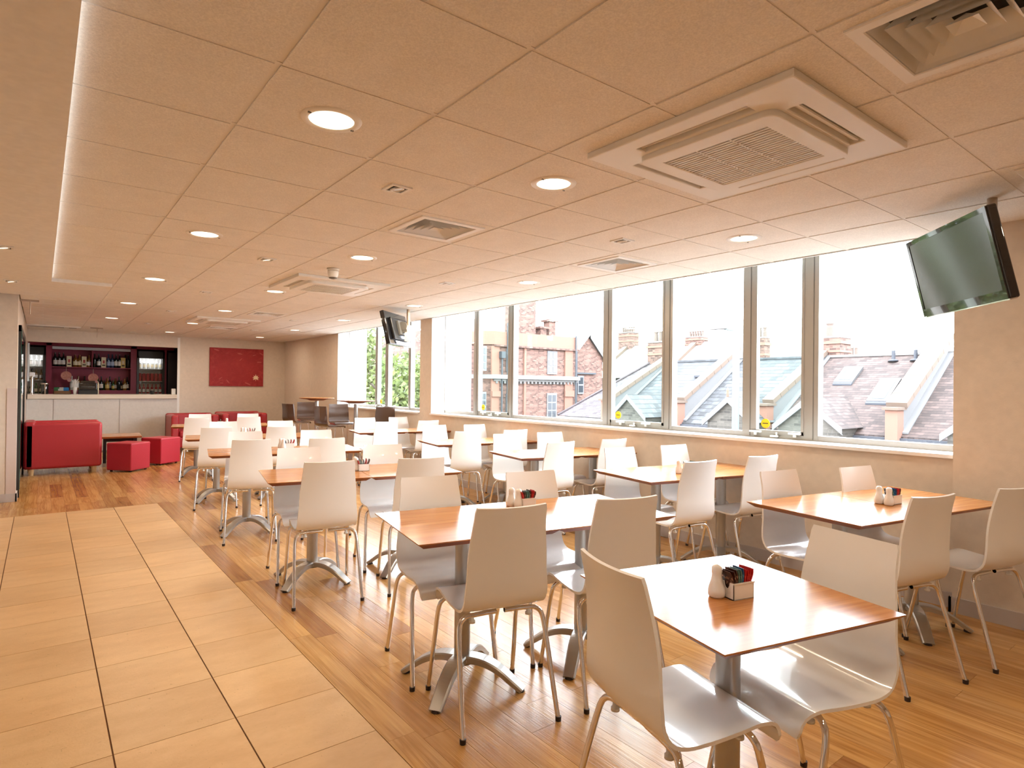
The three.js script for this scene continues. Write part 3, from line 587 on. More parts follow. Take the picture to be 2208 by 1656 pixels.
// ---------------------------------------------------------------- bar
{ // counter
  const b = thing('bar_counter', 'long pale bar counter with panelled front', 'counter', [0, 0, -15.6]);
  const xs = [-0.225, 0.203, 0.213, 1.35, 1.36, 2.46];
  part('carcass', box(-0.225, 2.46, 0, 1.1, -0.55, -0.03), M.panel, b);
  for (let k = 0; k < 3; k++) part('front_panel', box(xs[2 * k], xs[2 * k + 1], 0.1, 1.1, -0.03, -0.008), M.panel, b);
  part('kick_plate', box(-0.225, 2.46, 0, 0.095, -0.03, -0.015), M.skirt, b);
  part('countertop', rbox(2.66, 0.095, 0.68, 0.008).translate(1.12, 1.153, -0.29), M.counter, b);
}
const CT = 1.2;
{ // shelving behind the bar
  const s = thing('back_bar_shelving', 'crimson bottle shelving on the wall behind the bar', 'shelving', [0, 0, -17.0]);
  part('back_panel', box(0.19, 1.69, 0.9, 2.27, -0.36, -0.33), M.crimson, s);
  for (const [a, c] of [[0.085, 0.19], [1.69, 1.812]]) part('upright', box(a, c, 0, 2.34, -0.36, 0.0), M.crimson, s);
  part('top_rail', box(-0.42, 2.6, 2.265, 2.345, -0.36, 0.0), M.crimson, s);
  part('shelf', box(0.19, 1.69, 1.782, 1.802, -0.33, -0.02), M.crimson, s);
  part('shelf', box(0.19, 1.69, 1.2, 1.275, -0.33, -0.0), M.crimson, s);
  part('divider', box(0.925, 0.945, 1.802, 2.2, -0.33, -0.03), M.crimson, s);
  part('light_pelmet', box(0.195, 1.685, 2.195, 2.255, -0.12, -0.02), std(rgb(0.55, 0.55, 0.57), 0.5), s);
  part('base_cabinet', box(0.085, 1.812, 0, 1.2, -0.36, -0.01), M.crimson, s);
  part('end_panel', box(2.4, 2.44, 0, 2.27, -0.36, 0), M.crimson, s);
}
const bottleGeo = (r, h, nh) => lathe([[0, 0], [r, 0], [r, h * 0.58], [r * 0.85, h * 0.66], [r * 0.38, h * (1 - nh)], [r * 0.36, h * 0.97], [r * 0.42, h * 0.975], [r * 0.42, h], [0, h]], 14);
const wineG = bottleGeo(0.038, 0.32, 0.26), whiskyG = bottleGeo(0.043, 0.28, 0.22), beerG = bottleGeo(0.03, 0.23, 0.3), canG = lathe([[0, 0], [0.026, 0], [0.033, 0.008], [0.033, 0.118], [0.027, 0.126], [0, 0.126]], 16);
const bandG = (r, a, b) => lathe([[r + 0.0008, a], [r + 0.0008, b]], 14);
const GL = { dark: std(rgb(0.012, 0.013, 0.012), 0.12), amber: std(rgb(0.20, 0.085, 0.015), 0.12), green: std(rgb(0.03, 0.09, 0.02), 0.12), clear: std(rgb(0.50, 0.50, 0.47), 0.1), blue: std(rgb(0.02, 0.04, 0.10), 0.12), red: std(rgb(0.35, 0.03, 0.04), 0.12) };
const LB = { white: std(rgb(0.78, 0.74, 0.70), 0.6), cream: std(rgb(0.72, 0.62, 0.42), 0.6), red: std(rgb(0.42, 0.05, 0.05), 0.6), blue: std(rgb(0.35, 0.42, 0.6), 0.6), green: std(rgb(0.3, 0.5, 0.12), 0.6), gold: std(rgb(0.6, 0.42, 0.12), 0.5) };
function bottle(geo, r, h, glass, lab, pos, label, group) {
  const b = thing('bottle', label, 'bottle', pos, 0, group);
  part('body', geo, GL[glass], b); if (lab) part('paper_label', bandG(r, h * 0.16, h * 0.46), LB[lab], b);
}
{ // upper shelf
  const y = 1.802, z = -17.13;
  for (const x of [0.25, 0.325, 0.4]) bottle(wineG, 0.038, 0.32, 'dark', 'white', [x, y, z], 'dark wine bottle left of the first whisky box on the upper bar shelf', 'left wine bottles');
  for (const x of [0.62, 0.70]) bottle(whiskyG, 0.043, 0.28, 'amber', 'cream', [x, y, z], 'amber bottle between two cream boxes on the upper bar shelf', 'amber bottles');
  for (const x of [0.985, 1.065]) bottle(wineG, 0.038, 0.32, 'dark', x > 1 ? 'white' : null, [x, y, z], x > 1 ? 'dark bottle with white label just right of the shelf divider' : 'plain dark bottle touching the shelf divider', 'dark bottles');
  for (const x of [1.255, 1.33]) bottle(wineG, 0.038, 0.32, 'blue', 'blue', [x, y, z], 'dark blue bottle right of the middle box on the upper bar shelf', 'blue bottles');
  for (const x of [1.405, 1.475]) bottle(wineG, 0.038, 0.34, 'dark', 'white', [x, y, z], 'dark wine bottle before the gold box on the upper bar shelf', 'right wine bottles');
  for (const x of [1.61, 1.66]) bottle(wineG, 0.034, 0.3, 'dark', 'white', [x - 0.012, y, z - 0.07 * (x < 1.63)], 'dark bottle at the right end of the upper bar shelf', 'right end bottles');
  for (const x of [0.87]) bottle(whiskyG, 0.043, 0.28, 'amber', 'white', [x + 0.005, y, z], 'amber bottle just left of the shelf divider', 'amber bottles');
  [[0.505, 'cream', 'cream whisky box with printed front, first on the upper bar shelf'], [0.785, 'cream', 'cream whisky box, second on the upper bar shelf'], [1.16, 'cream', 'cream whisky box right of the shelf divider'], [1.545, 'gold', 'gold gift box near the right end of the upper shelf']].forEach(([x, c, lb]) => {
    const o = thing('bottle_box', lb, 'box', [x, y, z], 0, 'gift boxes on the bar shelf'); part('carton', rbox(0.092, 0.245, 0.09, 0.003).translate(0, 0.1225, 0), LB[c], o);
    part('emblem', box(-0.02, 0.02, 0.1, 0.17, 0.0452, 0.0462), LB[c === 'gold' ? 'cream' : 'red'], o); part('text_band', box(-0.03, 0.03, 0.04, 0.07, 0.0452, 0.0462), GL.dark, o);
  });
  // lower shelf
  const y2 = 1.275, kinds = [['dark', 'cream'], ['green', 'cream'], ['dark', 'white'], ['green', null], ['amber', 'gold'], ['dark', 'blue'], ['green', 'gold'], ['amber', 'white'], ['dark', null], ['dark', 'cream'], ['amber', 'cream'], ['dark', 'white']];
  const words = ['first', 'second', 'third', 'fourth', 'fifth', 'sixth', 'seventh', 'eighth', 'ninth', 'tenth', 'eleventh', 'twelfth'];
  kinds.forEach(([g, l], k) => { const x = 1.0 + 0.058 * k, big = k % 3 === 1; bottle(big ? whiskyG : k % 3 ? wineG : beerG, big ? 0.043 : k % 3 ? 0.038 : 0.03, big ? 0.28 : k % 3 ? 0.32 : 0.23, g, l, [Math.min(x, 1.645), y2, -17.07 - 0.095 * (k % 2)], `spirit bottle ${words[k]} from the till on the lower bar shelf`, 'spirits on the lower shelf'); });
  [[0.56, 'clear', 'tall clear bottle behind the white straws'], [0.68, 'amber', 'amber bottle behind the till, left one'], [0.80, 'dark', 'dark bottle behind the till, right one']].forEach(([x, g, lb]) => bottle(wineG, 0.038, 0.34, g, 'white', [x, y2, -17.1], lb, 'bottles behind the till'));
  // round hanging boards
  [[0.452, 1.60, 'left'], [0.955, 1.56, 'right']].forEach(([x, yy, w]) => {
    const h = thing('hanging_board', `${w} one of two round pink boards hanging from the bar shelf`, 'board', [x, yy, -16.99], 0, 'round hanging boards');
    part('disc', cyl(0.098, 0.098, 0.012, 32).rotateX(Math.PI / 2), std(0xffffff, 0.6, { map: tex(64, 64, (u, v) => mix([0.70, 0.40, 0.34], [0.86, 0.60, 0.52], fbm(u, v, 8, 8, 3))) }), h);
    part('cord', box(-0.002, 0.002, 0.09, 0.2, -0.002, 0.002), LB.cream, h); part('small_tag', cyl(0.04, 0.04, 0.008, 20).rotateX(Math.PI / 2).translate(0.06, -0.1, 0.012), std(rgb(0.55, 0.25, 0.22), 0.6), h);
  });
}
function fridge(label, x0, x1, rows, where) {
  const f = thing('bottle_fridge', label, 'fridge', [(x0 + x1) / 2, 0, -17.0]), w = (x1 - x0) / 2;
  part('cabinet', merged([box(-w, -w + 0.03, 0.3, 2.22, -0.42, 0), box(w - 0.03, w, 0.3, 2.22, -0.42, 0), box(-w, w, 2.09, 2.22, -0.42, 0.0), box(-w, w, 0.3, 0.6, -0.42, 0), box(-w, w, 0.3, 2.22, -0.44, -0.42)]), M.black, f);
  const d = part('door', merged([box(-w, -w + 0.045, 0.6, 2.09, 0, 0.03), box(w - 0.045, w, 0.6, 2.09, 0, 0.03), box(-w, w, 2.05, 2.09, 0, 0.03), box(-w, w, 0.6, 0.66, 0, 0.03)]), M.black, f);
  part('glass', new THREE.PlaneGeometry(2 * w - 0.09, 1.39).translate(0, 1.355, 0.015), M.glass, d);
  part('liner', merged([box(-w + 0.03, w - 0.03, 0.6, 2.09, -0.42, -0.41)]), M.white, f);
  for (const y of [0.9, 1.2, 1.5, 1.8]) part('wire_shelf', box(-w + 0.03, w - 0.03, y - 0.012, y, -0.4, -0.03), M.clear, f);
  const lamp = part('lamp_strip', box(-w + 0.05, w - 0.05, 2.06, 2.085, -0.06, -0.03), std(rgb(0.9, 0.9, 0.9), 0.4, { emissive: rgb(0.95, 0.97, 1), emissiveIntensity: 4 }), f);
  const l = new THREE.RectAreaLight(rgb(0.95, 0.97, 1), 34, 2 * w - 0.12, 0.03); l.position.set(0, 2.05, -0.05); l.rotation.x = -Math.PI / 2 + 0.5; f.add(l);
  rows.forEach(([y, kind, n, lab], r) => {
    for (let k = 0; k < n; k++) {
      const x = (x0 + x1) / 2 - w + 0.075 + (2 * w - 0.15) * k / (n - 1), lb = `${lab} on the ${['top', 'upper middle', 'lower middle', 'lowest visible'][r]} shelf of the ${where} bar fridge`;
      if (kind === 'can') { const c = thing('drink_can', lb, 'can', [x, y, -17.1], 0, lab + ' ' + where); part('body', canG, LB[lab.split(' ')[0]] ?? LB.red, c); part('lid', cyl(0.026, 0.026, 0.004, 14), M.chrome, c, [0, 0.127, 0]); c.scale.set(1.15, 1.5, 1.15); }
      else bottle(beerG, 0.03, 0.23, kind, lab.includes('cream') ? 'cream' : 'white', [x, y, -17.1], lb, lab + ' ' + where);
    }
  });
}
fridge('black glass-door fridge at the left behind the bar', -0.41, 0.08, [[1.8, 'clear', 5, 'clear bottle'], [1.5, 'amber', 5, 'amber beer bottle'], [1.2, 'green', 5, 'green beer bottle with cream label']], 'left');
fridge('black glass-door fridge at the right behind the bar', 1.815, 2.395, [[1.8, 'clear', 6, 'clear bottle with cream label'], [1.5, 'can', 6, 'red drink can'], [1.2, 'red', 6, 'red drink bottle']], 'right');
single('white_jamb_panel', box(-0.222, -0.19, 1.46, 2.26, -16.2, -16.15), std(rgb(0.86, 0.9, 0.92), 0.3), 'bright white upright panel at the left end of the bar', 'panel');
single('bar_side_cabinet', merged([box(2.47, 2.84, 0, 2.2, -17.4, -17.0)]), std(rgb(0.03, 0.02, 0.025), 0.3), 'dark side cabinet at the right end of the bar', 'cabinet');
{ // things on the counter
  const Z = -15.85;
  const t = thing('beer_tap', 'chrome beer tap column on the left of the bar', 'tap', [-0.14, CT, Z]);
  part('column', lathe([[0.035, 0], [0.035, 0.02], [0.024, 0.03], [0.024, 0.36], [0, 0.37]], 24), M.chrome, t);
  part('head', uvBox(new RoundedBoxGeometry(0.1, 0.1, 0.06, 3, 0.02).translate(0, 0.4, 0.01)), std(rgb(0.8, 0.82, 0.86), 0.2), t);
  part('handle', lathe([[0, 0.44], [0.012, 0.44], [0.018, 0.5], [0.01, 0.53], [0, 0.53]], 16), M.black, t);
  part('spout', tube([[0, 0.37, 0.03], [0, 0.36, 0.08], [0, 0.3, 0.095]], 0.01, 16, 10), M.chrome, t);
  const c = thing('canister', 'black canister with a bright steel ring on the bar', 'canister', [0.07, CT, Z]);
  part('jar', lathe([[0, 0], [0.06, 0], [0.06, 0.22], [0, 0.22]], 28), M.blackGloss, c); part('ring', lathe([[0.061, 0.2], [0.072, 0.205], [0.072, 0.225], [0.061, 0.23]], 28), M.chrome, c); part('knob', lathe([[0, 0.22], [0.02, 0.22], [0.02, 0.25], [0.03, 0.26], [0.02, 0.28], [0, 0.28]], 18), M.black, c); part('sight_glass', box(-0.006, 0.012, 0.0, 0.2, 0.058, 0.062), M.chrome, c);
  const k = thing('snack_basket', 'brown basket of snack packets on the bar', 'basket', [0.36, CT, Z]);
  part('wicker', merged([box(-0.15, 0.15, 0, 0.01, -0.08, 0.08), box(-0.15, 0.15, 0, 0.07, 0.07, 0.08), box(-0.15, 0.15, 0, 0.07, -0.08, -0.07), box(-0.15, -0.14, 0, 0.07, -0.08, 0.08), box(0.14, 0.15, 0, 0.07, -0.08, 0.08)]), std(rgb(0.16, 0.075, 0.03), 0.8, { bumpMap: leatherBump, bumpScale: 0.004 }), k);
  [[-0.09, 'green', 'green snack packet standing in the bar basket', rgb(0.03, 0.12, 0.05)], [-0.02, 'grey', 'silver snack packet standing in the bar basket', rgb(0.5, 0.5, 0.48)], [0.07, 'blue', 'blue snack packet standing in the bar basket', rgb(0.02, 0.17, 0.42)]].forEach(([x, , lb, col]) => { const o = single('snack_packet', sachetGeo, std(col, 0.35), lb, 'packet', 'snack packets', null, [0.36 + x, CT + 0.012, Z], [-0.1, 0, 0.05]); o.scale.set(2.0, 1.75, 6); });
  const s = thing('straw_holder', 'white holder bristling with white straws on the bar', 'holder', [0.575, CT, Z + 0.06]);
  part('cup', lathe([[0, 0], [0.03, 0], [0.042, 0.15], [0.04, 0.15], [0.028, 0.004], [0, 0.004]], 24), M.white, s);
  for (let i = 0; i < 26; i++) { const a = rr(0, 6.28), r = rr(0.004, 0.03), e = r * 2.3; part('straw', tube([[Math.cos(a) * r * 0.6, 0.02, Math.sin(a) * r * 0.6], [Math.cos(a) * r, 0.15, Math.sin(a) * r], [Math.cos(a) * e, rr(0.26, 0.32), Math.sin(a) * e]], 0.005, 6, 6), M.white, s); }
  const e = thing('till', 'black till with receipt printer on the bar', 'till', [0.80, CT, Z]);
  part('base', rbox(0.34, 0.09, 0.3, 0.01).translate(0, 0.045, 0), M.black, e); part('body', rbox(0.32, 0.16, 0.2, 0.015).translate(0, 0.165, -0.02), M.blackGloss, e); part('slot', box(-0.12, 0.12, 0.15, 0.16, 0.08, 0.083), std(rgb(0.10, 0.11, 0.12), 0.3), e); part('display', rbox(0.26, 0.05, 0.02, 0.005).translate(0, 0.262, -0.03), M.blackGloss, e);
  const p = thing('card_stand', 'thin white card stand right of the till', 'stand', [0.985, CT, Z]);
  part('card', box(-0.012, 0.012, 0, 0.24, -0.004, 0.004), LB.cream, p); part('clip', lathe([[0, 0.24], [0.014, 0.245], [0.014, 0.265], [0, 0.27]], 14), M.chrome, p);
  const n = thing('napkin_box', 'small white napkin box at the right end of the bar', 'box', [2.405, CT, Z + 0.1]);
  part('box_body', rbox(0.085, 0.13, 0.09, 0.008).translate(0, 0.065, 0), M.white, n); part('napkins', box(-0.03, 0.03, 0.13, 0.134, -0.03, 0.03), M.porcelain, n);
  const m = thing('small_cup', 'small dark cup on the bar before the right fridge', 'cup', [1.98, CT, Z + 0.1]);
  part('body', lathe([[0, 0], [0.03, 0], [0.035, 0.085], [0.032, 0.085], [0.027, 0.006], [0, 0.006]], 22), M.black, m); part('rim', new THREE.TorusGeometry(0.0335, 0.002, 6, 24).rotateX(Math.PI / 2), M.aluDark, m, [0, 0.085, 0]);
}

// ---------------------------------------------------------------- picture
{
  const cv = document.createElement('canvas'); cv.width = 512; cv.height = 376; const g = cv.getContext('2d');
  g.fillStyle = '#9c2428'; g.fillRect(0, 0, 512, 376);
  for (let i = 0; i < 900; i++) { const x = rr(0, 512), y = rr(0, 376), e = Math.min(x, 512 - x, y, 376 - y) < 60; g.globalAlpha = e ? 0.16 : 0.07; g.fillStyle = ['#7c1014', '#b03a3a', '#a83236', '#8a1a1e', '#c25a50'][Math.floor(rnd() * 5)]; g.beginPath(); g.ellipse(x, y, rr(4, 40), rr(2, 14), rr(0, 3.14), 0, 6.3); g.fill(); }
  for (const [x, y, r, a] of [[280, 52, 26, 0.2], [420, 62, 18, -0.3], [100, 300, 20, -0.6], [170, 330, 24, 0.9], [490, 46, 22, 0.5], [290, 110, 18, -0.8], [60, 22, 26, 0.3], [360, 350, 30, 0.4], [470, 130, 24, 0], [110, 345, 16, 0.1]]) { g.globalAlpha = 0.5; g.fillStyle = '#d98a78'; g.beginPath(); g.ellipse(x, y, r, r * 0.22, a, 0, 6.3); g.fill(); }
  g.globalAlpha = 1; g.fillStyle = '#e6cfae'; g.save(); g.translate(438, 292);
  for (let k = 0; k < 7; k++) { g.save(); g.rotate(-Math.PI / 2 + (k - 3) * 0.72); g.beginPath(); g.moveTo(-4, -7); g.quadraticCurveTo(20, -9, k === 3 ? 38 : 33, 0); g.quadraticCurveTo(20, 9, -4, 7); g.fill(); g.restore(); }
  g.fillRect(-1.5, 0, 3, 30); g.restore();
  const t = new THREE.CanvasTexture(cv); t.colorSpace = THREE.SRGBColorSpace;
  const p = thing('canvas_picture', 'red abstract canvas with a pale leaf on the back wall', 'picture', [3.735, 1.857, ZB]);
  part('stretcher', box(-0.605, 0.605, -0.455, 0.455, 0.001, 0.034), std(rgb(0.3, 0.03, 0.03), 0.7), p);
  part('painted_front', new THREE.PlaneGeometry(1.21, 0.91).translate(0, 0, 0.0345), std(0xffffff, 0.7, { map: t }), p);
}

// ---------------------------------------------------------------- lounge corner
const legTaper = cyl(0.055, 0.042, 0.1, 4).rotateY(Math.PI / 4);
function tubChair(label, pos, turn, w = 0.86, d = 0.8, h = 0.80) {       // open side towards +z
  const c = thing('tub_armchair', label, 'armchair', pos, turn, 'red leather tub armchairs');
  const b = 0.1, t = 0.15;
  part('backrest', rbox(w, h - b, t, 0.045, 4).translate(0, b + (h - b) / 2, -d / 2 + t / 2), M.red, c);
  for (const s of [-1, 1]) part('armrest', rbox(t, h - b - 0.015, d, 0.045, 4).translate(s * (w / 2 - t / 2), b + (h - b - 0.015) / 2, 0), M.red, c);
  part('seat_base', rbox(w - 0.2, 0.22, d - 0.12, 0.03, 3).translate(0, b + 0.11, 0.05), M.red, c);
  part('seat_cushion', rbox(w - 2 * t - 0.01, 0.13, d - t - 0.02, 0.04, 4).translate(0, b + 0.28, t / 2 + 0.02), M.red, c);
  for (const [x, z] of [[-1, -1], [1, -1], [-1, 1], [1, 1]]) part('leg', legTaper, M.pine, c, [x * (w / 2 - 0.1), 0.05, z * (d / 2 - 0.1)]);
}
tubChair('red leather tub armchair standing alone before the bar', [0.30, 0, -12.28], Math.PI / 2, 0.84, 1.0, 0.83);
tubChair('left of two red tub armchairs against the back wall', [2.62, 0, -14.75], 0, 0.92, 0.82, 0.8);
tubChair('right of two red tub armchairs against the back wall', [3.62, 0, -14.75], 0, 0.95, 0.82, 0.82);
function pouf(label, pos, turn, s, h) {
  const c = thing('cube_pouf', label, 'pouf', pos, turn, 'red cube poufs');
  part('cover', rbox(s, h - 0.025, s, 0.018, 4).translate(0, 0.025 + (h - 0.025) / 2, 0), M.redPouf, c);
  part('seam', rbox(s + 0.004, 0.008, s + 0.004, 0.003, 2).translate(0, h - 0.03, 0), M.red, c);
  for (const [x, z] of [[-1, -1], [1, -1], [-1, 1], [1, 1]]) part('glide', cyl(0.02, 0.02, 0.026, 12), M.black, c, [x * (s / 2 - 0.05), 0.013, z * (s / 2 - 0.05)]);
}
pouf('red cube pouf standing corner-on in front of the low table', [1.17, 0, -11.86], rad(45), 0.44, 0.47);
pouf('red cube pouf to the right of the low table', [1.73, 0, -12.55], rad(37), 0.44, 0.48);
{
  const t = thing('low_table', 'low wood-top table with dark base beside the red poufs', 'table', [1.13, 0, -12.85], rad(-4));
  const top = part('tabletop', rbox(0.64, 0.03, 0.8, 0.006).translate(0, 0.505, 0), M.tableEdge, t); part('laminate_surface', box(-0.315, 0.315, 0.52, 0.523, -0.395, 0.395), M.laminate, top);
  part('pedestal', box(-0.25, -0.2, 0.06, 0.49, -0.28, 0.28), M.black, t); part('pedestal', box(0.2, 0.25, 0.06, 0.49, -0.28, 0.28), M.black, t); part('apron', box(-0.2, 0.2, 0.42, 0.49, -0.2, 0.2), M.black, t);
  for (const s of [-1, 1]) part('foot', box(s * 0.225 - 0.03, s * 0.225 + 0.03, 0, 0.06, -0.34, 0.34), M.steelPaint, t);
}
// high tables and stools
function highTable(label, x, z, r, h) {
  const t = thing('high_table', label, 'table', [x, 0, z], 0, 'round high tables');
  part('tabletop', lathe([[0, h], [r, h], [r, h - 0.012], [r * 0.55, h - 0.03], [r * 0.4, h - 0.05], [0, h - 0.05]], 48), M.tableEdge, t); part('laminate_surface', cyl(r - 0.002, r - 0.002, 0.003, 48).translate(0, h + 0.0015, 0), M.laminate, t);
  part('column', cyl(0.036, 0.036, h - 0.06, 28).translate(0, (h - 0.06) / 2, 0), M.steelPaint, t);
  part('base_disc', lathe([[0, 0.03], [0.05, 0.03], [0.2, 0.014], [0.23, 0.004], [0.23, 0], [0, 0]], 40), M.steelPaint, t);
}
highTable('round high table nearer the corner, left of the tree window', 4.28, -11.75, 0.33, 1.2);
highTable('round high table before the tree window', 4.42, -10.2, 0.33, 1.185);
const stoolShell = shellGeo([[-0.19, 0.735], [-0.185, 0.752], [-0.16, 0.765], [-0.08, 0.765], [0.05, 0.76], [0.12, 0.765], [0.155, 0.79], [0.168, 0.84], [0.172, 0.93], [0.18, 1.02], [0.192, 1.1]], lerpTab([[0, 0.36], [0.1, 0.38], [0.5, 0.385], [1, 0.36]]), lerpTab([[0, 0], [0.4, 0.006], [1, 0.012]]), 0.012);
function stool(label, x, z, turn) {
  const c = thing('bar_stool', label, 'stool', [x, 0, z], turn, 'dark plywood bar stools');
  part('seat_shell', stoolShell, M.darkPly, c);
  part('under_frame', merged([box(-0.17, -0.148, 0.728, 0.75, -0.17, 0.15), box(0.148, 0.17, 0.728, 0.75, -0.17, 0.15)]), M.chrome, c);
  for (const sx of [-1, 1]) for (const sz of [-1, 1]) part('leg', tube([[0.158 * sx, 0.735, 0.14 * sz], [0.168 * sx, 0.6, 0.155 * sz], [0.2 * sx, 0.01, 0.2 * sz]], 0.011, 12, 8), M.chrome, c);
  part('footrest', merged([box(-0.19, 0.19, 0.27, 0.29, -0.185, -0.167), box(-0.19, 0.19, 0.27, 0.29, 0.167, 0.185)]), M.chrome, c);
}
stool('dark bar stool left of the high table in the corner', 3.78, -11.42, rad(-75));
stool('dark bar stool behind the high table in the corner', 4.3, -12.28, rad(172));
stool('dark bar stool left of the high table before the window', 3.86, -9.98, rad(-78));
stool('dark bar stool behind the high table before the window', 4.42, -10.84, rad(176));
stool('dark bar stool turned away, right of the high table before the window', 4.58, -9.56, rad(4));

// ---------------------------------------------------------------- outside: street, terrace, brick house, trees
const roofTex = tex(512, 512, (u, v, x, y) => {                  // 1 m: ten courses of small tiles
  const row = Math.floor(v * 10), f = v * 10 - row, o = (row % 2) * 0.5, col = Math.floor(u * 6 + o), g = u * 6 + o - col;
  const t = LAT[(row * 37 + ((col % 6) + 6) * 91) & 65535], n = fbm(u, v, 30, 30, 3);
  let k = 0.62 + 0.34 * t + 0.2 * (n - 0.5); if (f < 0.14) k *= 0.52; if (g < 0.05) k *= 0.8;
  return [k, k, k];
});
const brickTex = tex(512, 512, (u, v) => {                        // 1 m: thirteen courses
  const row = Math.floor(v * 13), f = v * 13 - row, o = (row % 2) * 0.5, col = Math.floor(u * 4.5 + o), g = u * 4.5 + o - col, t = LAT[(row * 53 + (col + 8) * 17) & 65535];
  const m = f < 0.14 || g < 0.05, n = fbm(u, v, 40, 40, 2); const k = m ? 0.95 : 0.55 + 0.4 * t + 0.15 * (n - 0.5); return [k, k, k];
});
const OUT = {
  brown: std(rgb(0.0707, 0.0477, 0.0405), 0.9, { map: rep(roofTex, 0.85, 0.85) }), purple: std(rgb(0.0844, 0.0675, 0.0703), 0.9, { map: rep(roofTex, 0.85, 0.85) }), slate: std(rgb(0.0587, 0.0634, 0.0681), 0.8, { map: rep(roofTex, 0.7, 0.45) }), green: std(rgb(0.0525, 0.063, 0.0577), 0.9, { map: rep(roofTex, 0.85, 0.85) }),
  cream: std(rgb(0.0821, 0.0746, 0.0622), 0.9, { map: rep(brickTex, 1, 1) }), brick: std(rgb(0.1669, 0.0947, 0.0722), 0.9, { map: rep(brickTex, 1, 1) }), rub: std(rgb(0.1615, 0.0808, 0.0565), 0.9), coping: std(rgb(0.1026, 0.073, 0.054), 0.9, { map: plasterTex }), lead: std(rgb(0.028, 0.032, 0.04), 0.7), white: std(rgb(0.1013, 0.1013, 0.1013), 0.7), pipe: std(rgb(0.027, 0.0316, 0.036), 0.6), pot: std(rgb(0.0945, 0.0693, 0.0567), 0.9), road: std(rgb(0.15, 0.147, 0.142), 0.95), stone: std(rgb(0.1221, 0.1174, 0.1103), 0.9), glass: std(rgb(0.03, 0.035, 0.04), 0.05), post: std(rgb(0.072, 0.09, 0.0864), 0.6), frame: std(rgb(0.06, 0.061, 0.062), 0.6), green2: std(rgb(0.025, 0.045, 0.01), 0.95),
};
single('street', box(5.3, 120, -4.8, -4.6, -140, 60), OUT.road, 'asphalt street and yards below the window', 'street', null, 'structure');
const EX = 17, EY = 0.45, RX = 20.3, RY = 2.56, SL = (RY - EY) / (RX - EX), roofY = (x) => EY + (x - EX) * SL;
const polyXY = (pts, z0, z1) => { const f = [pts.map(([x, y]) => [x, y, z1]), pts.map(([x, y]) => [x, y, z0]).reverse()]; for (let i = 0; i < pts.length; i++) { const a = pts[i], b = pts[(i + 1) % pts.length]; f.push([[a[0], a[1], z1], [a[0], a[1], z0], [b[0], b[1], z0], [b[0], b[1], z1]]); } return quadGeo(f); };
function slope(z0, z1) { const o = 0.18, x0 = EX - o, y0 = roofY(EX - o); return quadGeo([[[x0, y0, z1], [x0, y0, z0], [RX, RY, z0], [RX, RY, z1]], [[RX, RY, z1], [RX, RY, z0], [RX + 3.5, y0, z0], [RX + 3.5, y0, z1]], [[x0, y0, z1], [x0, y0 - 0.05, z1], [x0, y0 - 0.05, z0], [x0, y0, z0]]]); }
function house(label, z0, z1, roof, gable, extra) {
  const h = thing('terraced_house', label, 'house', [0, 0, 0], 0, 'terraced houses across the street');
  part('wall', box(EX, RX + 3.2, -4.6, EY - 0.02, z0 + 0.01, z1 - 0.01), OUT.cream, h);
  part('roof', slope(z0, z1), OUT[roof], h);
  part('ridge_tiles', box(RX - 0.07, RX + 0.07, RY - 0.02, RY + 0.05, z0, z1), OUT[roof === 'brown' ? 'stone' : roof], h);
  part('gutter', box(EX - 0.26, EX - 0.16, roofY(EX - 0.18) - 0.14, roofY(EX - 0.18) - 0.03, z0, z1), OUT.lead, h);
  if (gable) {
    const [c, half, apex, ga, roofMat] = gable, X = 15.85, yf = ga, rise = apex - yf, xe = EX + (apex - EY) / SL;
    part('bay_wall', merged([box(X + 0.1, EX, -4.6, yf, c - half + 0.12, c + half - 0.12), quadGeo([[[X + 0.1, yf, c - half + 0.1], [X + 0.1, yf, c + half - 0.1], [X + 0.1, apex - 0.14, c]]])]), OUT.cream, h);
    const xf = EX + (yf - EY) / SL;
    part('bay_roof', quadGeo([[[X, apex, c], [xe, apex, c], [Math.max(xf, EX - 0.1), yf, c + half], [X, yf, c + half]], [[X, yf, c - half], [Math.max(xf, EX - 0.1), yf, c - half], [xe, apex, c], [X, apex, c]]]), OUT[roofMat ?? roof], h);
    const bb = (s) => quadGeo([[[X - 0.01, apex + 0.02, c], [X - 0.01, apex - 0.17, c], [X - 0.01, yf - 0.15, c + s * half], [X - 0.01, yf + 0.02, c + s * half]], [[X + 0.05, apex - 0.17, c], [X - 0.01, apex - 0.17, c], [X - 0.01, yf - 0.15, c + s * half], [X + 0.05, yf - 0.15, c + s * half]]]);
    part('bargeboard', bb(1), OUT.white, h); part('bargeboard', bb(-1), OUT.white, h);
  }
  extra?.(h); return h;
}
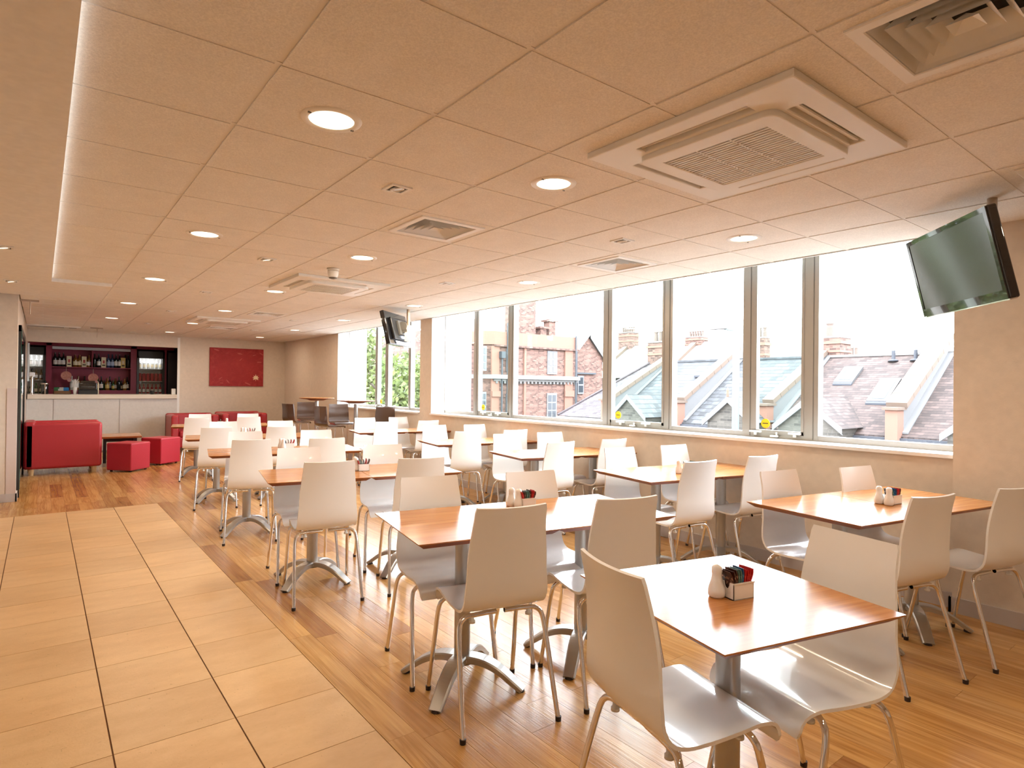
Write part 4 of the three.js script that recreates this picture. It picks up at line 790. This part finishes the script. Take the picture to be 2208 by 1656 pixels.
function parapet(label, z, tall, cop = 0.17) {
  const p = thing('party_wall', label, 'party wall', [0, 0, z], 0, 'party walls between the roofs'), t = 0.11, lift = tall;
  part('upstand', polyXY([[EX - 0.35, -0.1], [EX - 0.35, 1.02], [EX - 0.02, 1.04], [RX, RY + lift], [RX + 0.9, RY + lift - 0.6], [RX + 0.9, RY - 0.8], [EX, EY - 0.3]], -t, t), OUT.white, p);
  part('pier', box(EX - 0.4, EX - 0.02, -0.2, 1.0, -t - 0.03, t + 0.03), OUT.rub, p);
  part('pier_cap', box(EX - 0.48, EX + 0.06, 1.0, 1.07, -t - 0.08, t + 0.08), OUT.coping, p);
  const n = 8; for (let k = 0; k < n; k++) {
    const a = k / n, b = (k + 0.97) / n, X = (s) => EX - 0.05 + (RX - EX + 0.05) * s, Y = (s) => 1.05 + (RY + lift - 1.05) * s;
    part('coping_slab', polyXY([[X(a), Y(a)], [X(a) - 0.05, Y(a) + 0.13], [X(b) - 0.05, Y(b) + 0.13], [X(b), Y(b)]], -cop, cop), OUT.coping, p);
  }
  part('flashing', polyXY([[EX - 0.1, roofY(EX - 0.1) + 0.02], [EX - 0.1, roofY(EX - 0.1) + 0.06], [RX, RY + 0.06], [RX, RY + 0.02]], t, t + 0.16), OUT.white, p);
}
function chimney(label, x, z, y0, y1, w, d, pots, pw = 0.11, ph = 0.4) {
  const c = thing('chimney', label, 'chimney', [x, 0, z], 0, 'chimney stacks');
  part('stack', box(-d / 2, d / 2, x > 25 && x < 35 ? -4.6 : y0, y1, -w / 2, w / 2), OUT.brick, c);
  const b = (y1 - y0);
  part('band', box(-d / 2 - 0.03, d / 2 + 0.03, y1 - b * 0.48, y1 - b * 0.42, -w / 2 - 0.03, w / 2 + 0.03), OUT.rub, c); part('band', box(-d / 2 - 0.05, d / 2 + 0.05, y1 - b * 0.2, y1 - b * 0.12, -w / 2 - 0.05, w / 2 + 0.05), OUT.rub, c); part('cap', box(-d / 2 - 0.02, d / 2 + 0.02, y1, y1 + 0.06, -w / 2 - 0.02, w / 2 + 0.02), OUT.stone, c);
  for (let k = 0; k < pots; k++) part('chimney_pot', lathe([[pw * 0.8, 0], [pw * 0.62, ph * 0.85], [pw * 0.78, ph * 0.88], [pw * 0.78, ph], [0, ph]], 14), OUT.pot, c, [0, y1 + 0.05, pots > 1 ? -w / 2 + 0.12 + (w - 0.24) * k / (pots - 1) : -w * 0.25]);
}
house('rightmost terraced house with reddish tiled roof', -6.1, -0.5, 'brown', [-3.9, 0.95, 1.3, 0.5, 'brown']);
house('brown-tiled terraced house with two roof windows', -9.5, -6.1, 'brown', [-7.85, 0.92, 1.27, 0.5, 'brown'], (h) => {
  const rw = (zc, xc, w, l) => { const g = (a, b, c, d, up) => quadGeo([[[a, roofY(a) + up, d], [a, roofY(a) + up, c], [b, roofY(b) + up, c], [b, roofY(b) + up, d]]]);
    const f = part('roof_window', merged([polyXY([[xc - l / 2, roofY(xc - l / 2) - 0.02], [xc - l / 2, roofY(xc - l / 2) + 0.09], [xc + l / 2, roofY(xc + l / 2) + 0.09], [xc + l / 2, roofY(xc + l / 2) - 0.02]], zc - w / 2, zc + w / 2)]), OUT.frame, h);
    part('pane', g(xc - l / 2 + 0.08, xc + l / 2 - 0.08, zc - w / 2 + 0.09, zc + w / 2 - 0.09, 0.096), std(rgb(0.02, 0.024, 0.03), 0.4, { specularIntensity: 0.4 }), f); part('sill_flashing', polyXY([[xc - l / 2 - 0.06, roofY(xc - l / 2 - 0.06) + 0.01], [xc - l / 2 - 0.06, roofY(xc - l / 2 - 0.06) + 0.06], [xc - l / 2, roofY(xc - l / 2) + 0.06], [xc - l / 2, roofY(xc - l / 2) + 0.01]], zc - w / 2, zc + w / 2), OUT.lead, f); };
  rw(-8.25, 19.25, 0.54, 0.74); rw(-7.0, 18.54, 0.52, 1.0);
  for (const z of [-7.3, -6.72]) part('vent_pipe', merged([cyl(0.05, 0.05, 0.34, 12).translate(20.0, roofY(20.0) + 0.14, z), lathe([[0, 0], [0.15, 0], [0.1, 0.06], [0, 0.08]], 16).translate(20.0, roofY(20.0) - 0.02, z)]), OUT.lead, h);
  part('downpipe', cyl(0.045, 0.045, 4, 12).translate(EX - 0.08, EY - 2.2, -6.3), OUT.pipe, h);
});
house('pale slate-roofed terraced house behind the street lamp', -12.6, -9.5, 'slate', [-10.15, 0.85, 1.25, 0.52, 'slate'], (h) => part('finial', lathe([[0, 0], [0.04, 0], [0.03, 0.16], [0.05, 0.2], [0, 0.28]], 12).translate(15.86, 1.25, -10.15), OUT.rub, h));
house('grey-green slate terraced house left of the street lamp', -15.8, -12.6, 'slate', [-14.0, 0.82, 1.25, 0.5, 'slate'], (h) => part('vent', box(19.2, 19.35, roofY(19.3) - 0.02, roofY(19.3) + 0.05, -13.7, -13.45), OUT.lead, h));
{ // hipped end house
  const h = thing('terraced_house', 'hipped purple-roofed house at the left end of the terrace', 'house', [0, 0, 0], 0, 'terraced houses across the street'), z0 = -18.55, z1 = -15.8, x0 = EX - 0.2, y0 = roofY(x0);
  part('wall', box(EX, RX + 3.2, -4.6, EY - 0.02, z0 + 0.2, z1 - 0.01), OUT.stone, h);
  part('roof', quadGeo([[[x0, y0, z1], [x0, y0, z0], [RX, RY, -16.6], [RX, RY, z1]], [[x0, y0, z0], [RX + 3.5, y0, z0], [RX, RY, -16.6]], [[RX, RY, z1], [RX, RY, -16.6], [RX + 3.5, y0, z0], [RX + 3.5, y0, z1]]]), OUT.purple, h);
  part('gutter', box(EX - 0.28, EX - 0.18, y0 - 0.12, y0 - 0.02, z0, z1), OUT.stone, h); part('hip_tiles', tube([[x0, y0 + 0.02, z0], [RX, RY + 0.03, -16.6]], 0.05, 4, 8), OUT.purple, h);
}
parapet('party wall with tall peaked coping at the right', -6.1, 0.42, 0.24); parapet('party wall with coping between brown and slate roofs', -9.5, 0.1); parapet('party wall with coping behind the street lamp', -12.6, 0.36); parapet('party wall with coping under the banded chimney', -15.8, 0.1);
chimney('wide banded chimney with one tall pot on the brown roof', 20.7, -9.3, 2.2, 3.18, 0.66, 0.8, 1, 0.16, 0.5);
chimney('banded grey-green chimney with three pots', 20.6, -16.35, 2.3, 3.38, 0.74, 0.8, 3, 0.13, 0.46);
chimney('small far chimney with two pots right of the lamp', 27.5, -15.75, 2.2, 3.95, 0.5, 0.5, 2, 0.12, 0.5);
chimney('small far red chimney above the brown roof', 30, -12.9, 2.2, 3.05, 1.0, 0.6, 5, 0.11, 0.4);
{ // second row behind
  const h = thing('far_house_row', 'pale second row of roofs behind the terrace', 'houses'), X0 = 32, XR = 36, y0 = 2.2, yr = 4.75;
  part('roof', quadGeo([[[X0, y0, -17], [X0, y0, -42], [XR, yr, -42], [XR, yr, -17]], [[XR, yr, -17], [XR, yr, -42], [XR + 4, y0, -42], [XR + 4, y0, -17]]]), OUT.stone, h); part('wall', box(X0 + 0.2, XR + 3.8, -4.6, y0, -42, -17), OUT.cream, h);
  for (const z of [-31.6, -25.4]) part('party_coping', polyXY([[X0, y0], [X0, y0 + 0.2], [XR, yr + 0.25], [XR, yr]], z - 0.2, z + 0.2), OUT.coping, h);
}
chimney('far chimney with a row of pots at the left of the sky', 36, -31.7, 4.3, 5.75, 1.3, 0.9, 6, 0.12, 0.42);
chimney('far red chimney with a row of pots in the middle of the sky', 36, -25.5, 4.0, 5.05, 1.25, 0.9, 6, 0.12, 0.42);
{
  const l = thing('street_lamp', 'grey-green street lamp post with an arm pointing left', 'street lamp', [14, -4.6, -8.73]);
  part('post', cyl(0.085, 0.1, 7.62, 20).translate(0, 3.81, 0), OUT.post, l); part('arm', tube([[0, 7.56, 0], [0, 7.6, -0.2], [0, 7.63, -0.35]], 0.025, 10, 8), OUT.post, l); part('lamp_head', rbox(0.16, 0.07, 0.5, 0.03).translate(0, 7.66, -0.5), OUT.stone, l);
}
{ // brick corner building
  const b = thing('brick_building', 'large red brick building with white cornice at the street end', 'building', [0, 0, -26]);
  const B = (x0, x1, y0, y1, d = 0, t = 0.12) => box(x0, x1, y0, y1, d, d + t);
  part('wall', merged([box(18.9, 24.9, -4.6, 4.35, -12, 0), quadGeo([[[17.6, -4.6, -1.3], [18.9, -4.6, 0], [18.9, 4.35, 0], [17.6, 4.35, -1.3]]]), box(15.5, 18.9, -4.6, 4.35, -12, -1.3)]), OUT.brick, b);
  part('parapet_band', merged([B(18.9, 24.95, 3.72, 4.42), quadGeo([[[17.55, 3.72, -1.2], [18.9, 3.72, 0.12], [18.9, 4.42, 0.12], [17.55, 4.42, -1.2]]])]), OUT.rub, b);
  part('string_course', B(18.9, 25.0, 3.62, 3.72, 0, 0.2), OUT.brick, b);
  part('cornice', merged([B(18.8, 25.0, 1.9, 2.12, 0, 0.32), B(18.85, 24.95, 1.78, 1.9, 0, 0.18), quadGeo([[[17.4, 1.9, -1.1], [18.8, 1.9, 0.32], [18.8, 2.12, 0.32], [17.4, 2.12, -1.1]]])]), OUT.stone, b);
  for (let k = 0; k < 22; k++) part('dentil', B(19.0 + k * 0.27, 19.12 + k * 0.27, 1.66, 1.78, 0, 0.16), OUT.stone, b);
  for (const [x0, x1] of [[18.75, 19.25], [20.95, 21.1], [24.0, 24.62]]) part('pilaster', B(x0, x1, -4.6, 3.62, 0, 0.1), OUT.rub, b);
  const win = (x0, x1, y0, y1) => { const w = part('window', merged([B(x0, x1, y0, y1, 0, 0.05)]), OUT.white, b); for (const s of [0, 1]) for (let r = 0; r < 3; r++) { const a = x0 + (x1 - x0) * (0.12 + s * 0.44), c = y0 + (y1 - y0) * (0.08 + r * 0.3); part('pane', B(a, a + (x1 - x0) * 0.32, c, c + (y1 - y0) * 0.24, 0.05, 0.012), OUT.glass, w); } };
  win(22.68, 23.42, 2.22, 3.55); win(22.68, 23.42, -0.35, 1.15); win(19.75, 20.2, 2.3, 3.5); win(19.75, 20.2, -0.3, 1.1); win(18.05, 18.45, 2.3, 3.6); win(18.05, 18.45, 0.0, 1.2);
  part('gable_ornament', B(18.75, 19.35, 0.95, 1.25, 0.1, 0.08), OUT.rub, b); part('gable_ornament', B(23.95, 24.7, 0.95, 1.3, 0.1, 0.08), OUT.rub, b);
  for (const [x, y1] of [[19.35, 3.2], [19.72, 4.9], [24.75, 4.5]]) part('downpipe', cyl(0.05, 0.05, y1 + 1.2, 12).translate(x, (y1 - 1.2) / 2, 0.2), OUT.pipe, b);
  part('hopper', box(19.22, 19.48, 3.0, 3.35, 0.1, 0.34), OUT.pipe, b);
  part('roof', quadGeo([[[15.5, 4.35, -1.6], [18.6, 4.35, -0.8], [18.2, 5.5, -4], [15.5, 5.5, -4]], [[18.6, 4.35, -0.8], [20.6, 4.35, -0.6], [20.6, 5.5, -4], [18.2, 5.5, -4]]]), OUT.slate, b);
  part('main_chimney', merged([box(20.85, 22.15, 4.2, 6.9, -1.6, -0.4), box(20.75, 22.25, 6.7, 6.8, -1.7, -0.3)]), OUT.brick, b);
  part('small_chimney', merged([box(23.25, 23.75, 4.3, 5.3, -1.0, -0.5), box(23.12, 23.88, 5.3, 5.42, -1.1, -0.4)]), OUT.brick, b); part('small_chimney', merged([box(22.6, 23.05, 4.3, 4.85, -1.0, -0.5), box(22.5, 23.15, 4.85, 4.97, -1.1, -0.4)]), OUT.brick, b);
}
{
  const g = thing('gabled_house', 'pink gabled house right of the brick building', 'house', [0, 0, -26]);
  part('wall', merged([box(25.1, 27.6, -4.6, 3.3, -8, -0.4), quadGeo([[[25.1, 3.3, -0.4], [27.6, 3.3, -0.4], [26.35, 4.55, -0.4]]])]), OUT.brick, g);
  part('roof', quadGeo([[[26.35, 4.7, -0.2], [26.35, 4.7, -8], [24.9, 3.2, -8], [24.9, 3.2, -0.2]], [[26.35, 4.7, -8], [26.35, 4.7, -0.2], [27.9, 3.1, -0.2], [27.9, 3.1, -8]], [[26.35, 4.7, -0.2], [26.35, 4.5, -0.2], [27.9, 2.9, -0.2], [27.9, 3.1, -0.2]]]), OUT.stone, g);
  const w = part('window', box(25.45, 25.95, 1.1, 2.2, -0.4, -0.34), OUT.white, g); part('pane', box(25.52, 25.88, 1.2, 1.6, -0.34, -0.33), OUT.glass, w); part('pane', box(25.52, 25.88, 1.7, 2.1, -0.34, -0.33), OUT.glass, w);
  part('gutter', box(25.1, 26.9, 2.3, 2.4, -0.4, -0.25), OUT.pipe, g); part('downpipe', cyl(0.05, 0.05, 4.4, 12).translate(25.2, 2.0, -0.2), OUT.pipe, g);
}
{ // gull
  const b = thing('gull', 'small gull flying in the pale sky', 'bird', [34, 6.05, -16.4], rad(30));
  part('body', lathe([[0, -0.26], [0.05, -0.16], [0.075, 0], [0.05, 0.16], [0, 0.24]], 12).rotateX(Math.PI / 2), OUT.stone, b);
  for (const s of [-1, 1]) part('wing', quadGeo([[[0, 0.03, -0.08], [0, 0.03, 0.1], [s * 0.32, 0.2, 0.06], [s * 0.62, 0.3, 0.0], [s * 0.34, 0.22, -0.09]].slice(0, 5)]), OUT.lead, b);
}
// trees beyond the far window
function tree(label, x, z, h, r, n, col) {
  const t = thing('tree', label, 'tree', [x, -4.6, z], rr(0, 6), 'trees beyond the far window');
  part('trunk', tube([[0, 0, 0], [0.1, h * 0.3, 0.05], [-0.05, h * 0.6, 0.1], [0.05, h * 0.85, 0]], 0.16, 12, 8), std(rgb(0.05, 0.04, 0.03), 0.9), t);
  for (let k = 0; k < 9; k++) { const a = k * 2.4, y = h * (0.35 + 0.05 * k); part('branch', tube([[0, y, 0], [Math.cos(a) * r * 0.4, y + 0.5, Math.sin(a) * r * 0.4], [Math.cos(a) * r * 0.8, y + 1.1, Math.sin(a) * r * 0.8]], 0.045, 8, 6), std(rgb(0.05, 0.04, 0.03), 0.9), t); }
  const leaf = quadGeo([[[0, 0, 0], [0.06, 0.07, 0.01], [0, 0.2, 0.02], [-0.06, 0.07, 0.01]]]), im = new THREE.InstancedMesh(leaf, std(col, 0.8, { side: THREE.DoubleSide, transmission: 0.3, thickness: 0 }), n), d = new THREE.Object3D(), c = new THREE.Color();
  for (let i = 0; i < n; i++) {
    const a = rr(0, 6.283), v = rr(-1, 1), q = Math.pow(rnd(), 0.42), s = Math.sqrt(1 - v * v);
    d.position.set(Math.cos(a) * s * q * r, h * 0.6 + v * q * h * 0.42, Math.sin(a) * s * q * r); d.rotation.set(rr(0, 6), rr(0, 6), rr(0, 6)); d.scale.setScalar(rr(0.7, 1.5)); d.updateMatrix(); im.setMatrixAt(i, d.matrix);
    const k = rr(0.6, 1.3); im.setColorAt(i, c.setRGB(k, k, k * rr(0.6, 1)));
  }
  im.name = 'foliage'; im.userData = { kind: 'stuff' }; im.castShadow = im.receiveShadow = true; t.add(im);
}
tree('bushy green tree at the left of the far window', 10.6, -25.8, 9.4, 2.2, 9000, rgb(0.085, 0.12, 0.03));
tree('pale green tree in the middle of the far window', 12.0, -23.0, 7.2, 1.9, 8000, rgb(0.095, 0.13, 0.035));
tree('low green tree at the right of the far window', 13.4, -25.2, 7.6, 1.8, 7000, rgb(0.085, 0.12, 0.04));

renderer.render(scene, camera);
